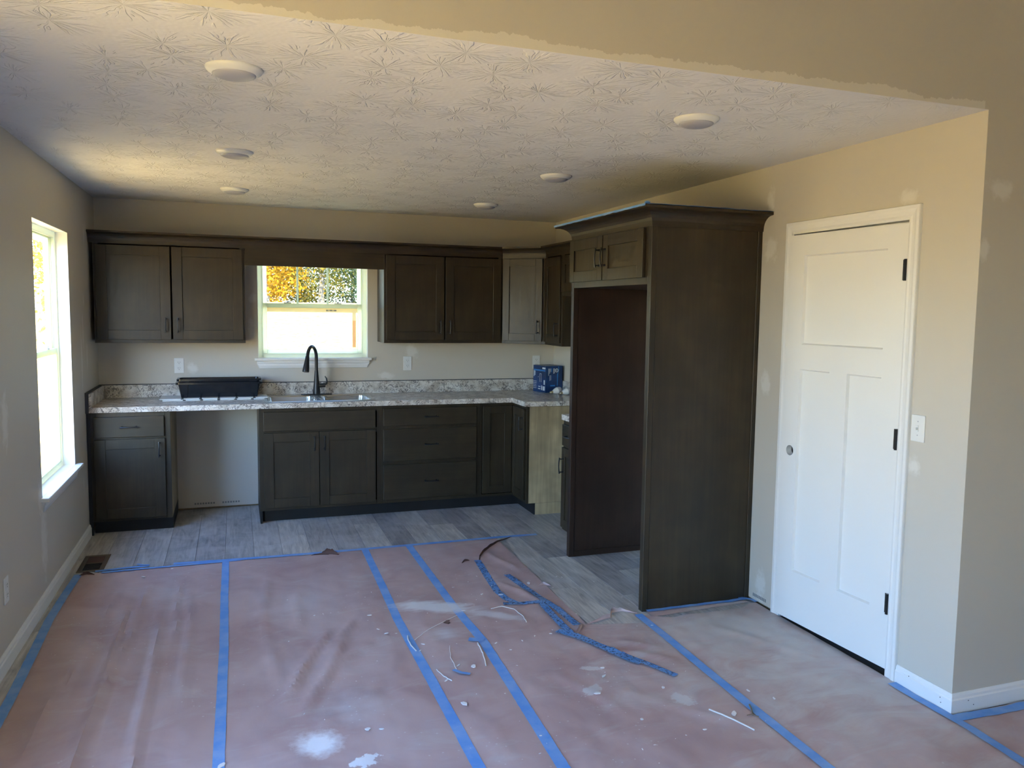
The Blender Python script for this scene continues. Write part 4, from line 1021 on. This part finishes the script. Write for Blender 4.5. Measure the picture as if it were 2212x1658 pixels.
tape('short bright blue tape tab stuck across a long tape', [(2.055, -3.215), (2.125, -3.245)], .042, z=.0085)
tape('loose bright blue tape scrap lying on the paper', [(1.895, -3.535), (1.920, -3.575), (1.955, -3.600)], .022, z=.010)
tape('small blue tape tab curled on the edging tape', [(.385, -1.435), (.42, -1.462), (.46, -1.472)], .020, z=.008)

# ------------------------------------------------------------------ debris, smears
def flake(b_, s, n_=6, t_=.003):
    pts = [(s*(.6+.5*random.random())*math.cos(2*math.pi*i_/n_), s*(.45+.4*random.random())*math.sin(2*math.pi*i_/n_)) for i_ in range(n_)]
    prism(b_, pts, 2, 0, t_)
CH = []
for i_ in range(8):
    b_ = BM(); flake(b_, 1, 5+i_ % 3, .25); CH.append(mesh('drywall_crumb', b_, M['chip']))
def crumb(x, y, s, lab='small white drywall crumb scattered on the rosin paper', grp='drywall crumbs on the paper'):
    o = tag(obj('drywall_crumb', random.choice(CH)), lab, 'debris', grp); o.location = (x, y, .0075+float(height([x], [y])[0])-.002); o.rotation_euler = (0, 0, random.random()*6.28); o.scale = (s, s*(.35+.6*random.random()), min(.012, s*.6))
crumb(1.994, -3.519, .020, 'largest white drywall chip, beside the loose blue tape scrap', None)
spots = [(2.13, -2.83, .014), (2.30, -2.62, .014), (2.40, -2.66, .018), (2.30, -3.32, .010), (2.17, -3.30, .012), (2.38, -3.28, .010), (2.47, -3.27, .011), (1.83, -3.20, .014), (1.80, -3.27, .012), (1.64, -2.75, .016), (1.65, -2.95, .014), (1.68, -3.02, .016), (1.93, -3.49, .014), (1.84, -3.62, .014), (1.50, -3.95, .012), (1.45, -3.93, .016), (2.55, -3.72, .016), (2.52, -3.80, .018), (2.42, -3.95, .018), (2.72, -3.98, .014), (2.88, -4.28, .022), (3.06, -4.12, .016), (3.12, -4.22, .014), (.45, -1.72, .014), (.60, -1.60, .009), (.92, -4.02, .02), (1.86, -3.85, .02), (2.62, -2.52, .022), (2.70, -4.35, .012), (2.5, -4.2, .012)]
for q in spots: crumb(*q, 'flat white drywall chip larger than the crumbs scattered around it', 'drywall chips on the paper')
for i_ in range(90):
    x = 1.2+1.9*random.random(); y = -2.3-2.3*random.random()
    crumb(x, y, .003+.006*random.random()**2)
def thread(label, pts, rad=.0022):
    b_ = BM(); P_ = []
    for a, c in zip(pts, pts[1:]):
        for j in range(4): t = j/4; P_.append((a[0]+(c[0]-a[0])*t+.004*mn.noise(Vector((a[0]*50, t*3, 0))), a[1]+(c[1]-a[1])*t, 0))
    P_.append((*pts[-1], 0)); P_ = [(x, y, .008+float(height([x], [y])[0])) for x, y, _ in P_]
    tube(b_, P_, rad, 5); return tag(obj('plaster_strand', b_, M['thread']), label, 'debris', 'thin white strands on the paper')
thread('long curved white strand right of the broad compound smear', [(2.28, -2.86), (2.35, -2.84), (2.40, -2.90), (2.412, -3.02), (2.40, -3.10)])
thread('short straight white strand by the loose tape scrap', [(1.825, -3.50), (1.84, -3.58), (1.862, -3.635)])
thread('thin white strand dangling below the bright tape tab', [(2.085, -3.27), (2.078, -3.36), (2.07, -3.43), (2.05, -3.53)], .003)
thread('thin pale strand between the scuff and the tape scrap', [(1.945, -3.27), (1.915, -3.40), (1.91, -3.53)], .0016)
thread('long faint strand crossing below the broad smear', [(1.80, -3.14), (1.88, -3.05), (1.96, -2.98), (2.08, -2.89)], .0016)
thread('white strand lying over the left-hand long tape', [(1.775, -3.08), (1.768, -3.17), (1.780, -3.27)], .003)
thread('white double strand near the tape past the pantry door', [(2.80, -4.22), (2.83, -4.30), (2.88, -4.42)], .003)
curl('dry brown leaf crumpled on the narrow paper strip', [(1.985, -2.96), (2.01, -2.985), (2.03, -2.97)], .02, .03, 'dry_leaf', 'leafcurl', .8)
b_ = BM(); tube(b_, [(2.985, -4.235, .010), (2.97, -4.27, .012), (2.95, -4.31, .008)], .0035, 6); tube(b_, [(2.95, -4.31, .009), (2.965, -4.33, .008)], .0015, 5); tube(b_, [(2.953, -4.305, .009), (2.925, -4.305, .008)], .0015, 5)
tag(obj('wood_splinter', b_, M['raw_edge']), 'small brown splinter beside the tape past the pantry door', 'debris')

# ------------------------------------------------------------------ spackle patches and marks on the walls (children of the walls)
b_ = BM()
for x0, n_ in ((.66, 8), (.87, 7)):
    for i_ in range(n_): box(b_, x0+i_*.020, x0+i_*.020+.013, -.0008, 0, .036, .050)
obj('stamped_print', b_, M['printgrey'], wall_back)['kind'] = 'stuff'
b_ = BM()
for i_ in range(9): box(b_, XR-.0008, XR, -3.165-i_*.014, -3.165-i_*.014-.009, .030, .048)
obj('stamped_print', b_, M['printgrey'], wall_right)['kind'] = 'stuff'

# ------------------------------------------------------------------ outdoors
def mk_ground():
    k = N('straw_covered_ground', (.55, .45, .28), .9, spec=.1); w = k.coord('World')
    c = k.ramp(k.noise(k.mapped(w, (1, 1, 1)), 7, 5, .7, 1.0), [(.30, (.32, .21, .07)), (.5, (.56, .41, .15)), (.7, (.72, .56, .27))])
    k.color(c); k.bump(k.noise(w, 14, 4), .6, .05); return k.m
bm = BM(); nx_, ny_ = 60, 60; rows = []
def gz(x, y):
    z = -.35
    if y > 1.5: z += 2.15*min(1, max(0, (y-3)/17))**1.0
    if x < -2: z += .9*min(1, (-2-x)/14)
    return z+.05*mn.noise(Vector((x*.5, y*.5, 0)))
for j in range(ny_+1):
    row = []
    for i_ in range(nx_+1):
        x, y = -45+90*i_/nx_, -40+90*j/ny_; row.append(bm.verts.new((x, y, gz(x, y))))
    rows.append(row)
for a, c in zip(rows, rows[1:]):
    for i_ in range(nx_): bm.faces.new((a[i_], a[i_+1], c[i_+1], c[i_]))
tag(obj('ground', bm, mk_ground(), smooth=True), 'straw covered bank rising behind the house', 'ground', kind='structure')
def mk_leaf(name, cols):
    k = N(name, cols[0], .6, spec=.2); w = k.coord('World'); n_ = k.noise(w, 2.5, 3)
    c = k.ramp(n_, [(.3, cols[0]), (.5, cols[1]), (.7, cols[2])]); k.color(c)
    tl = k.new('BsdfTranslucent'); k.lk(c, tl.inputs[0]); m = k.new('MixShader'); m.inputs[0].default_value = .35
    k.lk(k.p.outputs[0], m.inputs[1]); k.lk(tl.outputs[0], m.inputs[2]); k.lk(m.outputs[0], k.n['Material Output'].inputs[0]); return k.m
LEAF = {'gold': mk_leaf('golden_leaves', ((.26, .12, .008), (.36, .20, .012), (.40, .26, .03))),
        'mixed': mk_leaf('yellow_green_leaves', ((.05, .085, .03), (.16, .15, .03), (.32, .23, .04))),
        'green': mk_leaf('green_leaves', ((.03, .07, .04), (.06, .11, .055), (.15, .17, .05)))}
k = N('grey_bark', (.20, .19, .19), .9); M['bark'] = k.m
def tree(label, x, y, hgt, rad, kind, n_leaf, low=.4, trunk=.12):
    z0_ = gz(x, y)-.05
    r = thing('tree', label, 'tree', (x, y, z0_), random.random()*6, 'autumn trees beyond the house')
    b_ = BM(); top = Vector((random.uniform(-.3, .3), random.uniform(-.3, .3), hgt*.85)); pts = [Vector((0, 0, 0)).lerp(top, t)+Vector((.08*math.sin(t*7+x), .08*math.cos(t*5+y), 0)) for t in (0, .15, .3, .5, .7, 1)]
    tube(b_, pts, [trunk*(1-.8*t) for t in (0, .15, .3, .5, .7, 1)], 8)
    for i__ in range(7):
        s_ = pts[1].lerp(pts[4], random.random()); a = random.random()*6.28; e_ = s_+Vector((math.cos(a)*rad*.7, math.sin(a)*rad*.7, hgt*.18*random.random()+.3)); tube(b_, [s_, s_.lerp(e_, .5)+Vector((0, 0, -.1)), e_], [trunk*.35, trunk*.22, trunk*.08], 5)
    obj('trunk', b_, M['bark'], r)
    # leaves in clusters
    nc = max(8, n_leaf//60); cen = []
    for i__ in range(nc):
        t = random.random(); zz = low+(hgt-low)*t; rr = rad*math.sqrt(random.random())*(1-.55*abs(t-.35)); a = random.random()*6.28; cen.append((rr*math.cos(a), rr*math.sin(a), zz))
    cen = np.array(cen); idx = rng.integers(0, nc, n_leaf); pos = cen[idx]+np.clip(rng.normal(0, .24, (n_leaf, 3)), -.42, .42)
    u = rng.normal(size=(n_leaf, 3)); u /= np.linalg.norm(u, axis=1, keepdims=True); v = np.cross(u, rng.normal(size=(n_leaf, 3))); v /= np.linalg.norm(v, axis=1, keepdims=True)
    s_ = rng.uniform(.04, .085, (n_leaf, 1)); V = np.stack([pos-u*s_, pos+v*s_*.55, pos+u*s_, pos-v*s_*.55], 1).reshape(-1, 3)
    me = bpy.data.meshes.new('foliage'); me.from_pydata(V.tolist(), [], [(4*i__, 4*i__+1, 4*i__+2, 4*i__+3) for i__ in range(n_leaf)]); me.materials.append(LEAF[kind])
    o = obj('foliage', me, parent=r); o['kind'] = 'stuff'
TR = [('golden leaved tree at the sink window side of the bank', 1.9, 22.0, 7, 1.7, 'gold', 7500), ('yellow green tree on the bank behind the golden one', 2.2, 39.8, 8, 1.8, 'mixed', 4800), ('grey trunked tree with thin yellow crown', 4.2, 26.6, 8, 1.5, 'mixed', 5500), ('green leaved tree on the bank', 6.6, 22.0, 8, 1.9, 'green', 10000), ('green yellow tree behind the bank', 7.3, 39.8, 9, 2.2, 'green', 4500), ('tall golden tree farther along the bank', -4.9, 27.0, 9, 2.2, 'gold', 4000), ('tall mixed autumn tree at the end of the bank', 11.8, 22.5, 9, 2.4, 'mixed', 4000),
      ('slender mixed tree seen from the tall window', -1.6, 10.5, 6, 1.3, 'mixed', 3600), ('golden tree beyond the tall window', -3.6, 15.0, 8, 1.8, 'gold', 3600), ('mixed tree in the side yard', -5.2, 20.0, 9, 2.2, 'mixed', 3200), ('green tree in the side yard', -12.0, 4.0, 9, 2.6, 'green', 3000), ('golden tree in the side yard', -14.0, -4.0, 10, 2.8, 'gold', 3000), ('mixed tree at the far side yard', -13.0, -10.0, 9, 2.6, 'mixed', 3000), ('yellow green tree rising over the bank crest', 4.8, 45.2, 10, 2.4, 'mixed', 4500)]
for i_, (kd, x_, y_) in enumerate((('gold', .0, 26.6), ('gold', 2.1, 31.0), ('gold', .0, 35.4), ('gold', -2.3, 31.0), ('mixed', 4.3, 35.4), ('mixed', 10.7, 31.0), ('mixed', 13.2, 27.6), ('mixed', -2.2, 39.8), ('green', 8.6, 26.6), ('green', 6.4, 31.0), ('green', 8.5, 35.4))):
    TR.append(('%s thicket shrub in the wood edge above the bank' % {'gold': 'golden', 'mixed': 'yellow green', 'green': 'green'}[kd], x_, y_, 4.6, 1.6, kd, 10000, .0, .06))
for t_ in TR: tree(*t_)
